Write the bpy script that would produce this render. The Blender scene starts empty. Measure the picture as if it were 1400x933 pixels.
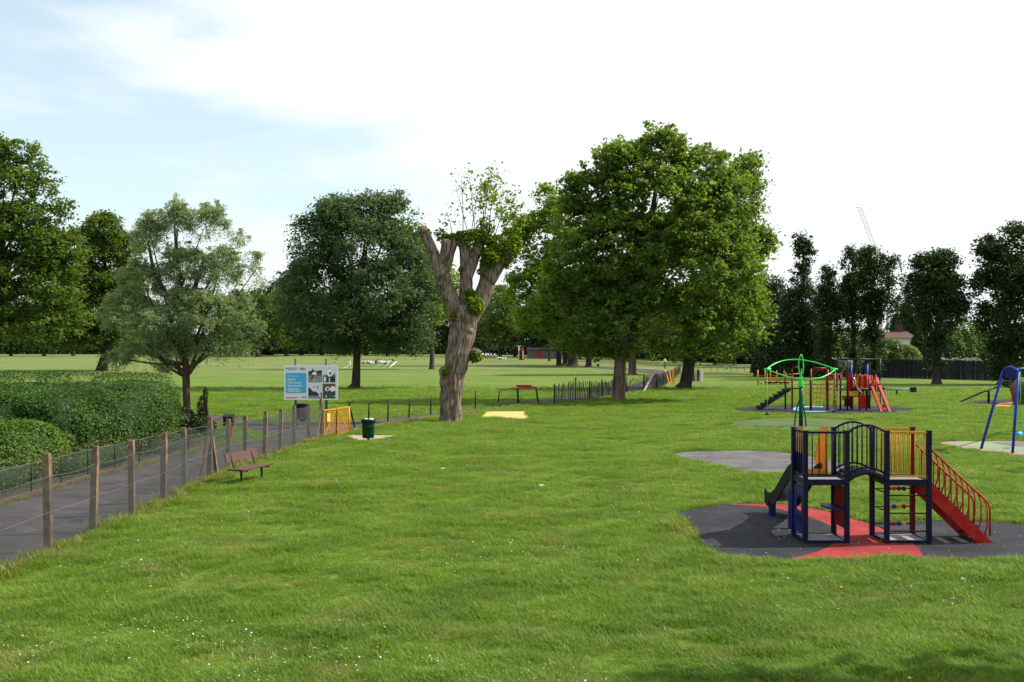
import bpy, math, random
import numpy as np
from mathutils import Vector, Matrix
R = math.radians
rng = np.random.default_rng(7)
random.seed(7)

# ------------------------------------------------------------------ camera, sky, sun, exposure
SC = bpy.context.scene
H, F, HZ = 3.8, 1400.0, 470.0          # eye height (m), focal length and horizon in photo pixels
cam = bpy.data.cameras.new("camera"); cam_o = bpy.data.objects.new("camera", cam)
SC.collection.objects.link(cam_o); SC.camera = cam_o
cam_o.location = (0, 0, H); cam_o.rotation_euler = (R(90), 0, 0)
cam.sensor_width = 36; cam.lens = 36 * F / 1400; cam.shift_y = (HZ - 466.5) / 1400
cam.clip_start = 0.1; cam.clip_end = 6000

SUN_EL, SUN_ROT = R(45), R(79)
sund = Vector((math.sin(SUN_ROT)*math.cos(SUN_EL), math.cos(SUN_ROT)*math.cos(SUN_EL), math.sin(SUN_EL)))
w = bpy.data.worlds.new("World"); SC.world = w; w.use_nodes = True
nt = w.node_tree; nt.nodes.clear()
def N(nt, t, **k):
    n = nt.nodes.new(t)
    for a, b in k.items():
        if a in n.inputs: n.inputs[a].default_value = b
        else: setattr(n, a, b)
    return n
L = lambda nt, a, b: nt.links.new(a, b)
sky = N(nt, 'ShaderNodeTexSky', sky_type='NISHITA', sun_disc=False, sun_elevation=SUN_EL, sun_rotation=SUN_ROT,
        altitude=50, air_density=1.0, dust_density=1.2, ozone_density=1.0)
tc = N(nt, 'ShaderNodeTexCoord')
sep = N(nt, 'ShaderNodeSeparateXYZ'); L(nt, tc.outputs['Generated'], sep.inputs[0])
mp = N(nt, 'ShaderNodeMapping'); mp.inputs['Scale'].default_value = (1.3, 1.3, 5.0); mp.inputs['Location'].default_value = (1.4, 0.3, 0.42)
L(nt, tc.outputs['Generated'], mp.inputs[0])
nz = N(nt, 'ShaderNodeTexNoise'); nz.inputs['Scale'].default_value = 2.3; nz.inputs['Detail'].default_value = 7; nz.inputs['Roughness'].default_value = .52
L(nt, mp.outputs[0], nz.inputs[0])
def MA(nt, op, a, b, clamp=False):
    n = nt.nodes.new('ShaderNodeMath'); n.operation = op; n.use_clamp = clamp
    for i, v in enumerate((a, b)):
        if v is None: continue
        if isinstance(v, (int, float)): n.inputs[i].default_value = v
        else: L(nt, v, n.inputs[i])
    return n.outputs[0]
xr = MA(nt, 'MULTIPLY', sep.outputs[0], .60)               # more cloud towards the sun side
zz = MA(nt, 'MULTIPLY', sep.outputs[2], .25)
cl = MA(nt, 'ADD', MA(nt, 'ADD', nz.outputs[0], xr), zz)
mr = N(nt, 'ShaderNodeMapRange'); mr.interpolation_type = 'SMOOTHSTEP'
mr.inputs['From Min'].default_value = .24; mr.inputs['From Max'].default_value = .47; mr.inputs['To Min'].default_value = .36
L(nt, cl, mr.inputs['Value'])
hsv = N(nt, 'ShaderNodeHueSaturation'); hsv.inputs['Saturation'].default_value = .95; hsv.inputs['Hue'].default_value = .475; hsv.inputs['Value'].default_value = 1.45
L(nt, sky.outputs[0], hsv.inputs['Color'])
mx = N(nt, 'ShaderNodeMix', data_type='RGBA'); mx.inputs[7].default_value = (7.3, 7.7, 7.8, 1)
L(nt, mr.outputs[0], mx.inputs[0]); L(nt, hsv.outputs[0], mx.inputs[6])
bg = N(nt, 'ShaderNodeBackground'); bg.inputs['Strength'].default_value = .10
L(nt, mx.outputs[2], bg.inputs[0])
wo = N(nt, 'ShaderNodeOutputWorld'); L(nt, bg.outputs[0], wo.inputs[0])
w.cycles.sampling_method = 'MANUAL'; w.cycles.sample_map_resolution = 256

sl = bpy.data.lights.new("sun", 'SUN'); sl.energy = 5.0; sl.angle = R(.5); sl.color = (1, .94, .84)
so = bpy.data.objects.new("sun", sl); SC.collection.objects.link(so)
so.rotation_euler = (-sund).to_track_quat('-Z', 'Y').to_euler(); so.location = (30, 5, 60)
SC.view_settings.view_transform = 'Standard'; SC.view_settings.look = 'None'
SC.view_settings.exposure = 0.5; SC.view_settings.gamma = 1.0
SC.cycles.max_bounces = 6; SC.cycles.transparent_max_bounces = 8

# ------------------------------------------------------------------ helpers
def S(yb): return H / (yb - HZ)                      # metres per photo pixel for something standing on the ground at row yb
def G(px, py, z=0.0):                                # ground point seen at a photo pixel
    s = S(py); return Vector(((px-700)*s, F*s, z))
def P(px, py, yb):                                   # point above the ground line yb
    s = S(yb); return Vector(((px-700)*s, F*s, H-(py-HZ)*s))
def link(o): SC.collection.objects.link(o); return o
def tag(o, label=None, cat=None, group=None, kind=None):
    if label: o['label'] = label
    if cat: o['category'] = cat
    if group: o['group'] = group
    if kind: o['kind'] = kind
    return o
def thing(name, label, cat, loc=(0,0,0), rz=0.0, group=None):
    o = bpy.data.objects.new(name, None); link(o); o.empty_display_size = .2
    o.location = loc; o.rotation_euler = (0, 0, rz); return tag(o, label, cat, group)
def inst(name, me, parent, loc=(0,0,0), rot=(0,0,0), scale=(1,1,1)):
    o = bpy.data.objects.new(name, me); link(o); o.parent = parent
    o.location = loc; o.rotation_euler = rot; o.scale = scale; return o
def dup(o, parent=None):
    c = o.copy(); link(c)
    if parent is not None: c.parent = parent
    for ch in list(o.children): dup(ch, c)
    return c

class MB:
    """collects shapes; build() links them as one mesh object (world coordinates, stored relative to the root)"""
    def __init__(s): s.v = []; s.f = []; s.m = []; s.sm = []; s.mi = 0
    def add(s, vs, fs, smooth=False):
        n = len(s.v); s.v += [tuple(v) for v in vs]; s.f += [tuple(i+n for i in f) for f in fs]
        s.m += [s.mi]*len(fs); s.sm += [smooth]*len(fs); return s
    def box(s, c, d, rz=0.0, M=None):
        x, y, z = d[0]/2, d[1]/2, d[2]/2; c = Vector(c)
        vs = [Vector((i, j, k)) for k in (-z, z) for (i, j) in ((-x,-y),(x,-y),(x,y),(-x,y))]
        Rm = M if M is not None else Matrix.Rotation(rz, 3, 'Z')
        return s.add([c + Rm @ v for v in vs], [(0,3,2,1),(4,5,6,7),(0,1,5,4),(1,2,6,5),(2,3,7,6),(3,0,4,7)])
    def bar(s, a, b, wd, ht=None, up=(0,0,1)):        # rectangular bar from a to b
        a, b = Vector(a), Vector(b); ht = ht or wd; d = (b-a); l = d.length; d.normalize()
        up = Vector(up); sx = d.cross(up)
        if sx.length < 1e-4: sx = d.cross(Vector((0,1,0)))
        sx.normalize(); uz = sx.cross(d)
        vs = [p + sx*i*wd/2 + uz*j*ht/2 for p in (a, b) for (i, j) in ((-1,-1),(1,-1),(1,1),(-1,1))]
        return s.add(vs, [(0,1,2,3),(7,6,5,4),(0,4,5,1),(1,5,6,2),(2,6,7,3),(3,7,4,0)])
    def tube(s, pts, r, n=8, cap=True, smooth=True, fn=None):
        pts = [Vector(p) for p in pts]; k = len(pts); r = r if hasattr(r, '__len__') else [r]*k
        ref = None; rings = []
        for i, p in enumerate(pts):
            t = (pts[min(i+1, k-1)] - pts[max(i-1, 0)])
            if t.length < 1e-6: t = Vector((0,0,1))
            t.normalize()
            if ref is None: ref = Vector((1,0,0)) if abs(t.x) < .8 else Vector((0,1,0))
            u = ref - t*ref.dot(t); u.normalize(); ref = u; v = t.cross(u)
            for j in range(n):
                a = 2*math.pi*j/n; rr = r[i]*(fn(i, a, p) if fn else 1)
                rings.append(p + (u*math.cos(a) + v*math.sin(a))*rr)
        fs = [(i*n+j, i*n+(j+1) % n, (i+1)*n+(j+1) % n, (i+1)*n+j) for i in range(k-1) for j in range(n)]
        s.add(rings, fs, smooth)
        if cap:
            b = len(s.v)-k*n; s.f += [tuple(b+j for j in range(n))[::-1], tuple(b+(k-1)*n+j for j in range(n))]; s.m += [s.mi]*2; s.sm += [False]*2
        return s
    def lathe(s, c, prof, n=16, smooth=True):          # prof: [(r, z)...]
        c = Vector(c); vs = [c + Vector((r*math.cos(2*math.pi*j/n), r*math.sin(2*math.pi*j/n), z)) for r, z in prof for j in range(n)]
        k = len(prof); fs = [(i*n+j, i*n+(j+1) % n, (i+1)*n+(j+1) % n, (i+1)*n+j) for i in range(k-1) for j in range(n)]
        s.add(vs, fs, smooth); b = len(s.v)-k*n
        s.f += [tuple(b+j for j in range(n))[::-1], tuple(b+(k-1)*n+j for j in range(n))]; s.m += [s.mi]*2; s.sm += [False]*2
        return s
    def ball(s, c, r, n=10, sc=(1,1,1)):
        c = Vector(c); k = n//2+1; vs = []
        for i in range(1, k):
            th = math.pi*i/k
            for j in range(n):
                a = 2*math.pi*j/n; vs.append(c + Vector((r*sc[0]*math.sin(th)*math.cos(a), r*sc[1]*math.sin(th)*math.sin(a), r*sc[2]*math.cos(th))))
        vs += [c+Vector((0,0,r*sc[2])), c-Vector((0,0,r*sc[2]))]; T = len(vs)-2
        fs = [(i*n+j, (i+1)*n+j, (i+1)*n+(j+1) % n, i*n+(j+1) % n) for i in range(k-2) for j in range(n)]
        fs += [(T, j, (j+1) % n) for j in range(n)] + [(T+1, (k-2)*n+(j+1) % n, (k-2)*n+j) for j in range(n)]
        return s.add(vs, fs, True)
    def prism(s, poly, off):                           # planar polygon (3d points) thickened by vector off
        poly = [Vector(p) for p in poly]; off = Vector(off); n = len(poly)
        return s.add(poly + [p+off for p in poly], [tuple(range(n))[::-1], tuple(range(n, 2*n))] + [(j, (j+1) % n, n+(j+1) % n, n+j) for j in range(n)])
    def mesh(s, name, mats, org=(0,0,0)):
        me = bpy.data.meshes.new(name); o = Vector(org)
        me.from_pydata([tuple(Vector(v)-o) for v in s.v], [], s.f)
        for m in (mats if isinstance(mats, (list, tuple)) else [mats]): me.materials.append(m)
        me.polygons.foreach_set('material_index', s.m); me.polygons.foreach_set('use_smooth', s.sm); me.update(); return me
    def build(s, name, mats, parent=None, org=None):
        if org is None: org = parent_world(parent) if parent else (0,0,0)
        me = s.mesh(name, mats, org); o = bpy.data.objects.new(name, me); link(o)
        if parent: o.parent = parent
        return o
def parent_world(p):
    v = Vector((0,0,0))
    while p is not None: v += p.location; p = p.parent
    return v

def mat(name, c1, c2=None, scale=3.0, rough=.7, bump=0.0, bscale=30.0, metal=0.0, spec=.3, detail=5, stretch=(1,1,1), lo=.35, hi=.65, coord='Object', wear=None):
    m = bpy.data.materials.new(name); m.use_nodes = True; t = m.node_tree; b = t.nodes['Principled BSDF']
    b.inputs['Roughness'].default_value = rough; b.inputs['Metallic'].default_value = metal; b.inputs['Specular IOR Level'].default_value = spec
    b.inputs['Base Color'].default_value = (*c1, 1)
    co = N(t, 'ShaderNodeTexCoord'); mpn = N(t, 'ShaderNodeMapping'); mpn.inputs['Scale'].default_value = stretch
    src = co.outputs['Object']
    if coord == 'World':
        g = N(t, 'ShaderNodeNewGeometry'); src = g.outputs['Position']
    L(t, src, mpn.inputs[0])
    if c2:
        n = N(t, 'ShaderNodeTexNoise'); n.inputs['Scale'].default_value = scale; n.inputs['Detail'].default_value = detail; L(t, mpn.outputs[0], n.inputs[0])
        r = N(t, 'ShaderNodeMapRange'); r.inputs['From Min'].default_value = lo; r.inputs['From Max'].default_value = hi; L(t, n.outputs[0], r.inputs['Value'])
        x = N(t, 'ShaderNodeMix', data_type='RGBA'); x.inputs[6].default_value = (*c1, 1); x.inputs[7].default_value = (*c2, 1)
        L(t, r.outputs[0], x.inputs[0]); L(t, x.outputs[2], b.inputs['Base Color'])
        if wear:       # thin cracks and broad stains
            wn = N(t, 'ShaderNodeTexNoise'); wn.inputs['Scale'].default_value = 1.3; wn.inputs['Detail'].default_value = 4; L(t, mpn.outputs[0], wn.inputs[0])
            ad = N(t, 'ShaderNodeVectorMath'); ad.operation = 'MULTIPLY_ADD'; L(t, wn.outputs['Color'], ad.inputs[0]); ad.inputs[1].default_value = (1.4,1.4,0); L(t, mpn.outputs[0], ad.inputs[2])
            vo = N(t, 'ShaderNodeTexVoronoi'); vo.feature = 'DISTANCE_TO_EDGE'; vo.inputs['Scale'].default_value = wear[0]; L(t, ad.outputs[0], vo.inputs['Vector'])
            r1 = N(t, 'ShaderNodeMapRange'); r1.inputs['From Min'].default_value = 0; r1.inputs['From Max'].default_value = wear[1]; r1.inputs['To Min'].default_value = wear[2]; L(t, vo.outputs['Distance'], r1.inputs['Value'])
            n3 = N(t, 'ShaderNodeTexNoise'); n3.inputs['Scale'].default_value = .6; n3.inputs['Detail'].default_value = 8; n3.inputs['Roughness'].default_value = .7; L(t, mpn.outputs[0], n3.inputs[0])
            r3 = N(t, 'ShaderNodeMapRange'); r3.inputs['From Min'].default_value = .35; r3.inputs['From Max'].default_value = .68; r3.inputs['To Min'].default_value = .72; r3.inputs['To Max'].default_value = 1.25; L(t, n3.outputs[0], r3.inputs['Value'])
            fa = MA(t, 'MULTIPLY', r1.outputs[0], r3.outputs[0]); vm = N(t, 'ShaderNodeVectorMath'); vm.operation = 'SCALE'; L(t, x.outputs[2], vm.inputs[0]); L(t, fa, vm.inputs['Scale']); L(t, vm.outputs[0], b.inputs['Base Color'])
    if bump:
        n = N(t, 'ShaderNodeTexNoise'); n.inputs['Scale'].default_value = bscale; n.inputs['Detail'].default_value = 6; L(t, mpn.outputs[0], n.inputs[0])
        bp = N(t, 'ShaderNodeBump'); bp.inputs['Strength'].default_value = bump; bp.inputs['Distance'].default_value = .02; L(t, n.outputs[0], bp.inputs['Height']); L(t, bp.outputs[0], b.inputs['Normal'])
    return m

def leafmat(name, dark, light, trans=.35, yellow=None, nscale=.35, rough=.5, world=False, patch=None):
    """leaf tissue: the per-leaf attribute 'tint' and a slow noise choose between two leaf greens; part of the light passes through"""
    m = bpy.data.materials.new(name); m.use_nodes = True; t = m.node_tree; b = t.nodes['Principled BSDF']; out = t.nodes['Material Output']
    at = N(t, 'ShaderNodeAttribute'); at.attribute_name = 'tint'
    co = N(t, 'ShaderNodeTexCoord'); n = N(t, 'ShaderNodeTexNoise'); n.inputs['Scale'].default_value = nscale; n.inputs['Detail'].default_value = 3; L(t, N(t, 'ShaderNodeNewGeometry').outputs['Position'] if world else co.outputs['Object'], n.inputs[0])
    f = MA(t, 'ADD', MA(t, 'MULTIPLY', at.outputs['Fac'], .6), MA(t, 'MULTIPLY', MA(t, 'SUBTRACT', n.outputs[0], .3), 1.1), True)
    x = N(t, 'ShaderNodeMix', data_type='RGBA'); x.inputs[6].default_value = (*dark, 1); x.inputs[7].default_value = (*light, 1); L(t, f, x.inputs[0])
    if patch:
        n2 = N(t, 'ShaderNodeTexNoise'); n2.inputs['Scale'].default_value = patch[1]; n2.inputs['Detail'].default_value = 5; L(t, N(t, 'ShaderNodeNewGeometry').outputs['Position'], n2.inputs[0])
        r2 = N(t, 'ShaderNodeMapRange'); r2.inputs['From Min'].default_value = patch[2]; r2.inputs['From Max'].default_value = patch[3]; L(t, n2.outputs[0], r2.inputs['Value'])
        x2 = N(t, 'ShaderNodeMix', data_type='RGBA'); x2.inputs[7].default_value = (*patch[0], 1); L(t, r2.outputs[0], x2.inputs[0]); L(t, x.outputs[2], x2.inputs[6]); x = x2
    L(t, x.outputs[2], b.inputs['Base Color']); b.inputs['Roughness'].default_value = rough; b.inputs['Specular IOR Level'].default_value = .16
    tr = N(t, 'ShaderNodeBsdfTranslucent'); h = N(t, 'ShaderNodeMix', data_type='RGBA'); h.blend_type = 'MULTIPLY'; h.inputs[0].default_value = 1
    h.inputs[7].default_value = (*(yellow or (1.5, 1.5, .5)), 1); L(t, x.outputs[2], h.inputs[6]); L(t, h.outputs[2], tr.inputs[0])
    ms = N(t, 'ShaderNodeMixShader'); ms.inputs[0].default_value = trans; L(t, b.outputs[0], ms.inputs[1]); L(t, tr.outputs[0], ms.inputs[2]); L(t, ms.outputs[0], out.inputs[0])
    return m

def npmesh(name, V, Fq, tint=None, m=None, smooth=False):
    me = bpy.data.meshes.new(name); V = np.asarray(V, np.float32).reshape(-1, 3); Fq = np.asarray(Fq, np.int32); nf, k = Fq.shape
    me.vertices.add(len(V)); me.vertices.foreach_set('co', V.ravel()); me.loops.add(nf*k); me.polygons.add(nf)
    me.loops.foreach_set('vertex_index', Fq.ravel()); me.polygons.foreach_set('loop_start', np.arange(0, nf*k, k, dtype=np.int32))
    if smooth: me.polygons.foreach_set('use_smooth', np.ones(nf, bool))
    if tint is not None:
        a = me.attributes.new('tint', 'FLOAT', 'POINT'); a.data.foreach_set('value', np.asarray(tint, np.float32))
    me.update(calc_edges=True)
    if m: me.materials.append(m)
    return me
def unit(a): return a/np.maximum(np.linalg.norm(a, axis=1, keepdims=True), 1e-6)
def leaves(C, ln, wd, up=.5, rg=rng, hang=0.0, outward=None):
    """one folded leaf (quad) at each centre C"""
    n = len(C); nor = rg.normal(size=(n, 3)); nor[:, 2] = np.abs(nor[:, 2]) + up
    if outward is not None: nor += outward*.9
    nor = unit(nor)
    t = rg.normal(size=(n, 3)); t[:, 2] -= hang; t = unit(t - nor*np.sum(t*nor, 1, keepdims=True)); sd = np.cross(nor, t)
    s = rg.uniform(.45, 1.4, (n, 1)); l = ln*s; w_ = wd*s
    V = np.stack([C-t*l/2, C+sd*w_/2+nor*w_*.18+t*l*.08, C+t*l/2, C-sd*w_/2+nor*w_*.18+t*l*.08], 1).reshape(-1, 3)
    Fq = np.arange(4*n, dtype=np.int32).reshape(-1, 4); return V, Fq
def leafmesh(name, C, ln, wd, m, up=.5, rg=rng, hang=0.0, ctint=None, outward=None):
    V, Fq = leaves(C, ln, wd, up, rg, hang, outward); tt = rg.uniform(0, 1, len(C))
    if ctint is not None: tt = tt*.45 + ctint*.55
    return npmesh(name, V, Fq, np.repeat(tt, 4), m)

def bez(a, b, c, n):
    return [a*(1-t)**2 + b*2*t*(1-t) + c*t*t for t in [i/(n-1) for i in range(n)]]

def make_tree(name, label, base, lobes, trunk_r, bark, lmat, nleaf, ln, wd, clump=.8, trunk=None, cat='tree', group=None,
              seed=1, shell=.55, perclump=26, up=.5, hang=0.0, limbs=1, flat=.62, fork=None, sparse=None, root=None, twigs=110, droop=0.0, bough=.40, nbf=1.05, loose=.34):
    """lobes: (x, y, z, rx, ry, rz[, weight]) relative to base; trunk: list of (offset, radius)"""
    rg = np.random.default_rng(seed); rd = random.Random(seed)
    root = root or thing(name, label, cat, base, 0, group)
    lob = np.array([(l+(1.0,))[:7] for l in [tuple(l) for l in lobes]], float)
    wgt = (lob[:, 3]*lob[:, 4]*lob[:, 5])**(2/3)*lob[:, 6]; wgt /= wgt.sum()
    size = float(np.average(lob[:, 3:6].min(1), weights=wgt)); rb = bough*size
    nb = max(10, int(nbf*sum((l[3]*l[4]+l[3]*l[5]+l[4]*l[5])*l[6] for l in lob)/(rb*rb)))
    bi = np.concatenate([np.repeat(np.arange(len(lob)), 3), rg.choice(len(lob), nb, p=wgt)]); nb = len(bi); bd = unit(rg.normal(size=(nb, 3))); bd[:, 2] = np.where(bd[:, 2] < -.55, -bd[:, 2], bd[:, 2])
    BC = lob[bi, :3] + .9*bd*(shell+(1.0-shell)*rg.uniform(0, 1, (nb, 1))**.5)*lob[bi, 3:6]; br = rb*rg.uniform(.5, 1.3, nb)
    nc = max(8, nleaf//perclump); ci = rg.choice(nb, nc, p=br**2/(br**2).sum())
    d = unit(rg.normal(size=(nc, 3))); d[:, 2] = np.where(rg.uniform(size=nc) < .5, np.abs(d[:, 2]), d[:, 2]); rad = .35+.65*rg.uniform(0, 1, (nc, 1))**.55
    C = BC[ci] + d*rad*br[ci][:, None]*np.array([1, 1, .85])
    sh_ = rg.uniform(size=nc) < loose; li = rg.choice(len(lob), nc, p=wgt); d2 = unit(rg.normal(size=(nc, 3))); d2[:, 2] = np.where(d2[:, 2] < -.5, -d2[:, 2], d2[:, 2])
    C2 = lob[li, :3] + d2*(.72+.40*rg.uniform(0, 1, (nc, 1)))*lob[li, 3:6]; C[sh_] = C2[sh_]
    if droop: C[:, 2] -= droop*np.abs(rg.normal(size=nc))*(rad[:, 0])
    ct = np.clip(rg.normal(.5, .2, nc) + rg.normal(0, .2, nb)[ci], 0, 1)
    cs = rg.uniform(.4, 1.3, (nc, 1))*clump
    k = rg.poisson(perclump, nc); idx = np.repeat(np.arange(nc), k)
    off = rg.normal(size=(len(idx), 3))*.5; off[:, 2] *= flat
    if hang:
        off[:, 2] = -np.abs(rg.normal(size=len(idx)))*hang*rg.uniform(.3, 1.6, nc)[idx]; off[:, :2] *= .55
    Lc = C[idx] + off*cs[idx]; k_ = Lc[:, 2] > .25; Lc = Lc[k_]; idx = idx[k_]
    me = leafmesh('crown', Lc, ln, wd, lmat, up, rg, hang*.8, ct[idx])
    cr = bpy.data.objects.new('crown', me); link(cr); cr.parent = root
    mb = MB()
    if trunk is None:
        zf = (lob[:, 2]-lob[:, 5]).min()+.6; top = lob[:, 2].max()*.75
        trunk = [((0,0,0), trunk_r*1.25), ((0,0,.5), trunk_r), ((rd.uniform(-.2,.2), 0, max(zf, 1.2)), trunk_r*.82), ((lob[:,0].mean()*.4, 0, top*.6), trunk_r*.5), ((lob[:,0].mean()*.7, 0, top), trunk_r*.15)]
    tp = [Vector(p) for p, _ in trunk]; trr = [r for _, r in trunk]
    P_, R_ = [], []
    for i in range(len(tp)-1):
        m_ = 4
        for j in range(m_): P_.append(tp[i].lerp(tp[i+1], j/m_)); R_.append(trr[i]+(trr[i+1]-trr[i])*j/m_)
    P_.append(tp[-1]); R_.append(trr[-1])
    ph = rd.uniform(0, 6)
    mb.tube(P_, R_, 12, fn=lambda i, a, p: 1+.10*math.sin(3*a+ph)+.06*math.sin(7*a+p.z)+(.12*abs(math.sin(2.5*a+ph)) if i < 2 else 0))
    fz = fork if fork is not None else tp[min(2, len(tp)-1)].z
    nodes = [(p, r) for p, r in zip(P_, R_) if p.z >= fz-.1] or [(P_[-1], R_[-1])]
    skel = list(nodes)
    if limbs:
        for l in lob:
            e = Vector(l[:3]) + Vector((0, 0, l[5]*.25)); cand = [q for q in nodes if q[0].z < e.z] or nodes[:1]
            q = cand[int(len(cand)*rd.uniform(0, .7))]; mid = q[0].lerp(e, .5) + Vector((rd.uniform(-.4,.4), rd.uniform(-.4,.4), -.1*(e-q[0]).length if l[2] > q[0].z else .3))
            r0 = min(q[1]*.6, trunk_r*.42); pts = bez(q[0], mid, e, 8); rs = [r0*(1-i/8.5) for i in range(8)]
            mb.tube(pts, rs, 6); skel += list(zip(pts[2:], rs[2:]))
        pick = rg.choice(nc, min(twigs, nc), replace=False)
        for c in pick:
            e = Vector(C[c]); q = min(skel, key=lambda s_: (s_[0]-e).length + (3 if s_[0].z > e.z+.5 else 0)); 
            mid = q[0].lerp(e, .5) + Vector((rd.uniform(-.25,.25), rd.uniform(-.25,.25), rd.uniform(-.1,.35)))
            r0 = min(q[1]*.5, .035+.012*(e-q[0]).length); mb.tube(bez(q[0], mid, e, 5), [r0*(1-i/5.5) for i in range(5)], 4, cap=False)
    me = mb.mesh('trunk', bark); o = bpy.data.objects.new('trunk', me); link(o); o.parent = root
    return root

def pxlobes(yb, bx, L_):
    """lobes measured in the photo (px, py, rpx, rpy[, depth offset m, depth radius factor, weight]) -> metres relative to the tree's foot"""
    s = S(yb); out = []
    for l in L_:
        px, py, rx, ry = l[:4]; dy = l[4] if len(l) > 4 else 0; fy = l[5] if len(l) > 5 else 1.0; wt = l[6] if len(l) > 6 else 1.0
        out.append(((px-bx)*s, dy, H-(py-HZ)*s, rx*s, rx*s*fy, ry*s, wt))
    return out

def poly_np(pts): return np.array([(p[0], p[1]) for p in pts])
def pip(X, Y, poly):
    ins = np.zeros(len(X), bool); n = len(poly)
    for i in range(n):
        x1, y1 = poly[i]; x2, y2 = poly[(i+1) % n]
        c = ((y1 > Y) != (y2 > Y)); 
        with np.errstate(divide='ignore', invalid='ignore'):
            xi = (x2-x1)*(Y-y1)/(y2-y1)+x1
        ins ^= c & (X < xi)
    return ins
def smooth_poly(pts, it=2):
    pts = [Vector((p[0], p[1])) for p in pts]
    for _ in range(it):
        q = []
        for i in range(len(pts)):
            a, b = pts[i], pts[(i+1) % len(pts)]; q += [a.lerp(b, .25), a.lerp(b, .75)]
        pts = q
    return pts
# ------------------------------------------------------------------ materials
ASPH = mat('asphalt', (.056,.048,.053), (.086,.075,.081), 1.2, .9, .25, 90, lo=.3, hi=.7, coord='World', spec=.14, wear=(.32, .018, .45))
CONC = mat('worn_concrete', (.080,.074,.076), (.130,.120,.120), 1.1, .9, .3, 40, coord='World', wear=(.5, .015, .5))
RUB = mat('dark_rubber', (.020,.021,.027), (.034,.035,.042), 1.5, .85, .3, 160, coord='World', spec=.14, wear=(.02, .001, .9))
RED_RUB = mat('red_rubber', (.31,.036,.036), (.24,.030,.032), 1.5, .85, .3, 160, coord='World', spec=.14, wear=(.02, .001, .9))
CYAN_RUB = mat('blue_rubber', (.13,.38,.45), (.10,.30,.38), 2, .9)
GREEN_RUB = mat('pale_green_rubber', (.15,.22,.11), (.20,.25,.16), 2, .9, coord='World')
BEIGE_RUB = mat('beige_rubber', (.22,.155,.125), (.28,.21,.17), 2, .9, .2, 60, coord='World')
GREY_RUB = mat('grey_rubber', (.10,.09,.095), (.15,.13,.14), 2, .9, coord='World')
ORANGE_RUB = mat('orange_rubber', (.55,.25,.05), (.45,.2,.04), 2, .9)
SAND = mat('straw_yellow_sand', (.52,.42,.15), (.36,.32,.10), 6, .95, .4, 40, coord='World')
SOIL = mat('bare_soil', (.17,.11,.065), (.10,.07,.04), 5, .95, .5, 40, coord='World')
PAINT = mat('pitch_paint', (.62,.66,.5), (.4,.48,.3), 4, .9)
KERB = mat('red_brown_kerb', (.16,.075,.055), (.09,.05,.04), 5, .9, .4, 30)
POSTM = mat('weathered_concrete_post', (.25,.165,.11), (.105,.068,.05), 7, .9, .5, 60, lo=.3, hi=.7)
WIREM = mat('galvanised_wire', (.16,.19,.17), rough=.5, metal=.5)
WIRED = mat('dark_wire', (.04,.05,.05), rough=.6, metal=.3)
WOODB = mat('brown_bench_wood', (.115,.055,.042), (.07,.034,.028), 12, .6, .4, 40, stretch=(3,1,8))
BLACKM = mat('black_metal', (.012,.013,.016), (.02,.02,.025), 10, .45, spec=.14)
NAVY = mat('navy_paint', (.005,.006,.028), (.009,.009,.042), 8, .4, spec=.14)
NAVYB = mat('blue_panel', (.010,.014,.11), (.014,.018,.15), 6, .45, spec=.14)
YEL = mat('yellow_paint', (.60,.27,.012), (.50,.21,.012), 6, .4)
ORG = mat('orange_yellow_panel', (.74,.29,.015), (.60,.24,.03), 4, .4)
REDP = mat('red_paint', (.32,.008,.008), (.42,.035,.028), 5, .4, spec=.14)
DRED = mat('dark_red_paint', (.15,.010,.012), (.11,.008,.01), 6, .45, spec=.14)
REDPAN = mat('red_panel', (.36,.012,.009), (.24,.010,.008), 4, .45, spec=.14)
STEEL = mat('slide_steel', (.55,.58,.62), rough=.3, metal=.9)
DECK = mat('grey_deck_tread', (.16,.15,.15), (.22,.21,.21), 20, .7, .4, 90)
TYRE = mat('black_rubber_tread', (.02,.02,.02), (.045,.04,.04), 12, .8, .4, 60, spec=.14)
LGREEN = mat('bright_green_paint', (.03,.50,.06), (.05,.58,.09), 6, .3)
DGREEN = mat('dark_green_paint', (.008,.05,.028), (.012,.07,.04), 6, .4, spec=.14)
BLUEP = mat('blue_paint', (.012,.03,.26), (.02,.045,.33), 6, .35, spec=.14)
BLUEL = mat('light_blue_seat', (.03,.30,.55), rough=.4)
ROPE = mat('rope', (.35,.36,.33), rough=.9)
ORROPE = mat('orange_rope', (.5,.13,.03), rough=.9)
BIN_G = mat('dark_green_bin', (.008,.04,.022), (.012,.055,.03), 6, .35, spec=.14)
BLACKP = mat('black_plastic', (.014,.014,.017), rough=.5, spec=.14)
WHITE = mat('white_panel', (.70,.72,.72), rough=.5)
WHITEP = mat('white_plastic', (.78,.78,.78), rough=.5)
CYAN = mat('sign_cyan', (.05,.40,.66), rough=.5)
BARK = mat('grey_brown_bark', (.165,.12,.095), (.075,.052,.04), 5, .95, 1.0, 9, stretch=(1,1,.22), lo=.38, hi=.62)
BARKP = mat('furrowed_pale_bark', (.25,.19,.155), (.075,.055,.044), 9, .95, 1.0, 14, stretch=(1.3,1.3,.28), lo=.38, hi=.60, detail=9)
BARKD = mat('dark_bark', (.055,.042,.035), (.03,.022,.018), 5, .95, .8, 10, stretch=(1,1,.3))
BARKR = mat('reddish_bark', (.085,.05,.038), (.04,.025,.022), 5, .95, .8, 10, stretch=(1,1,.3))
CUTW = mat('cut_wood', (.42,.28,.19), (.3,.19,.13), 9, .9)
FENCEW = mat('grey_fence_board', (.030,.032,.040), (.016,.017,.022), 6, .9, .3, 30)  # near-black grey: the shade on the boundary boards is put into the colour
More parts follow.
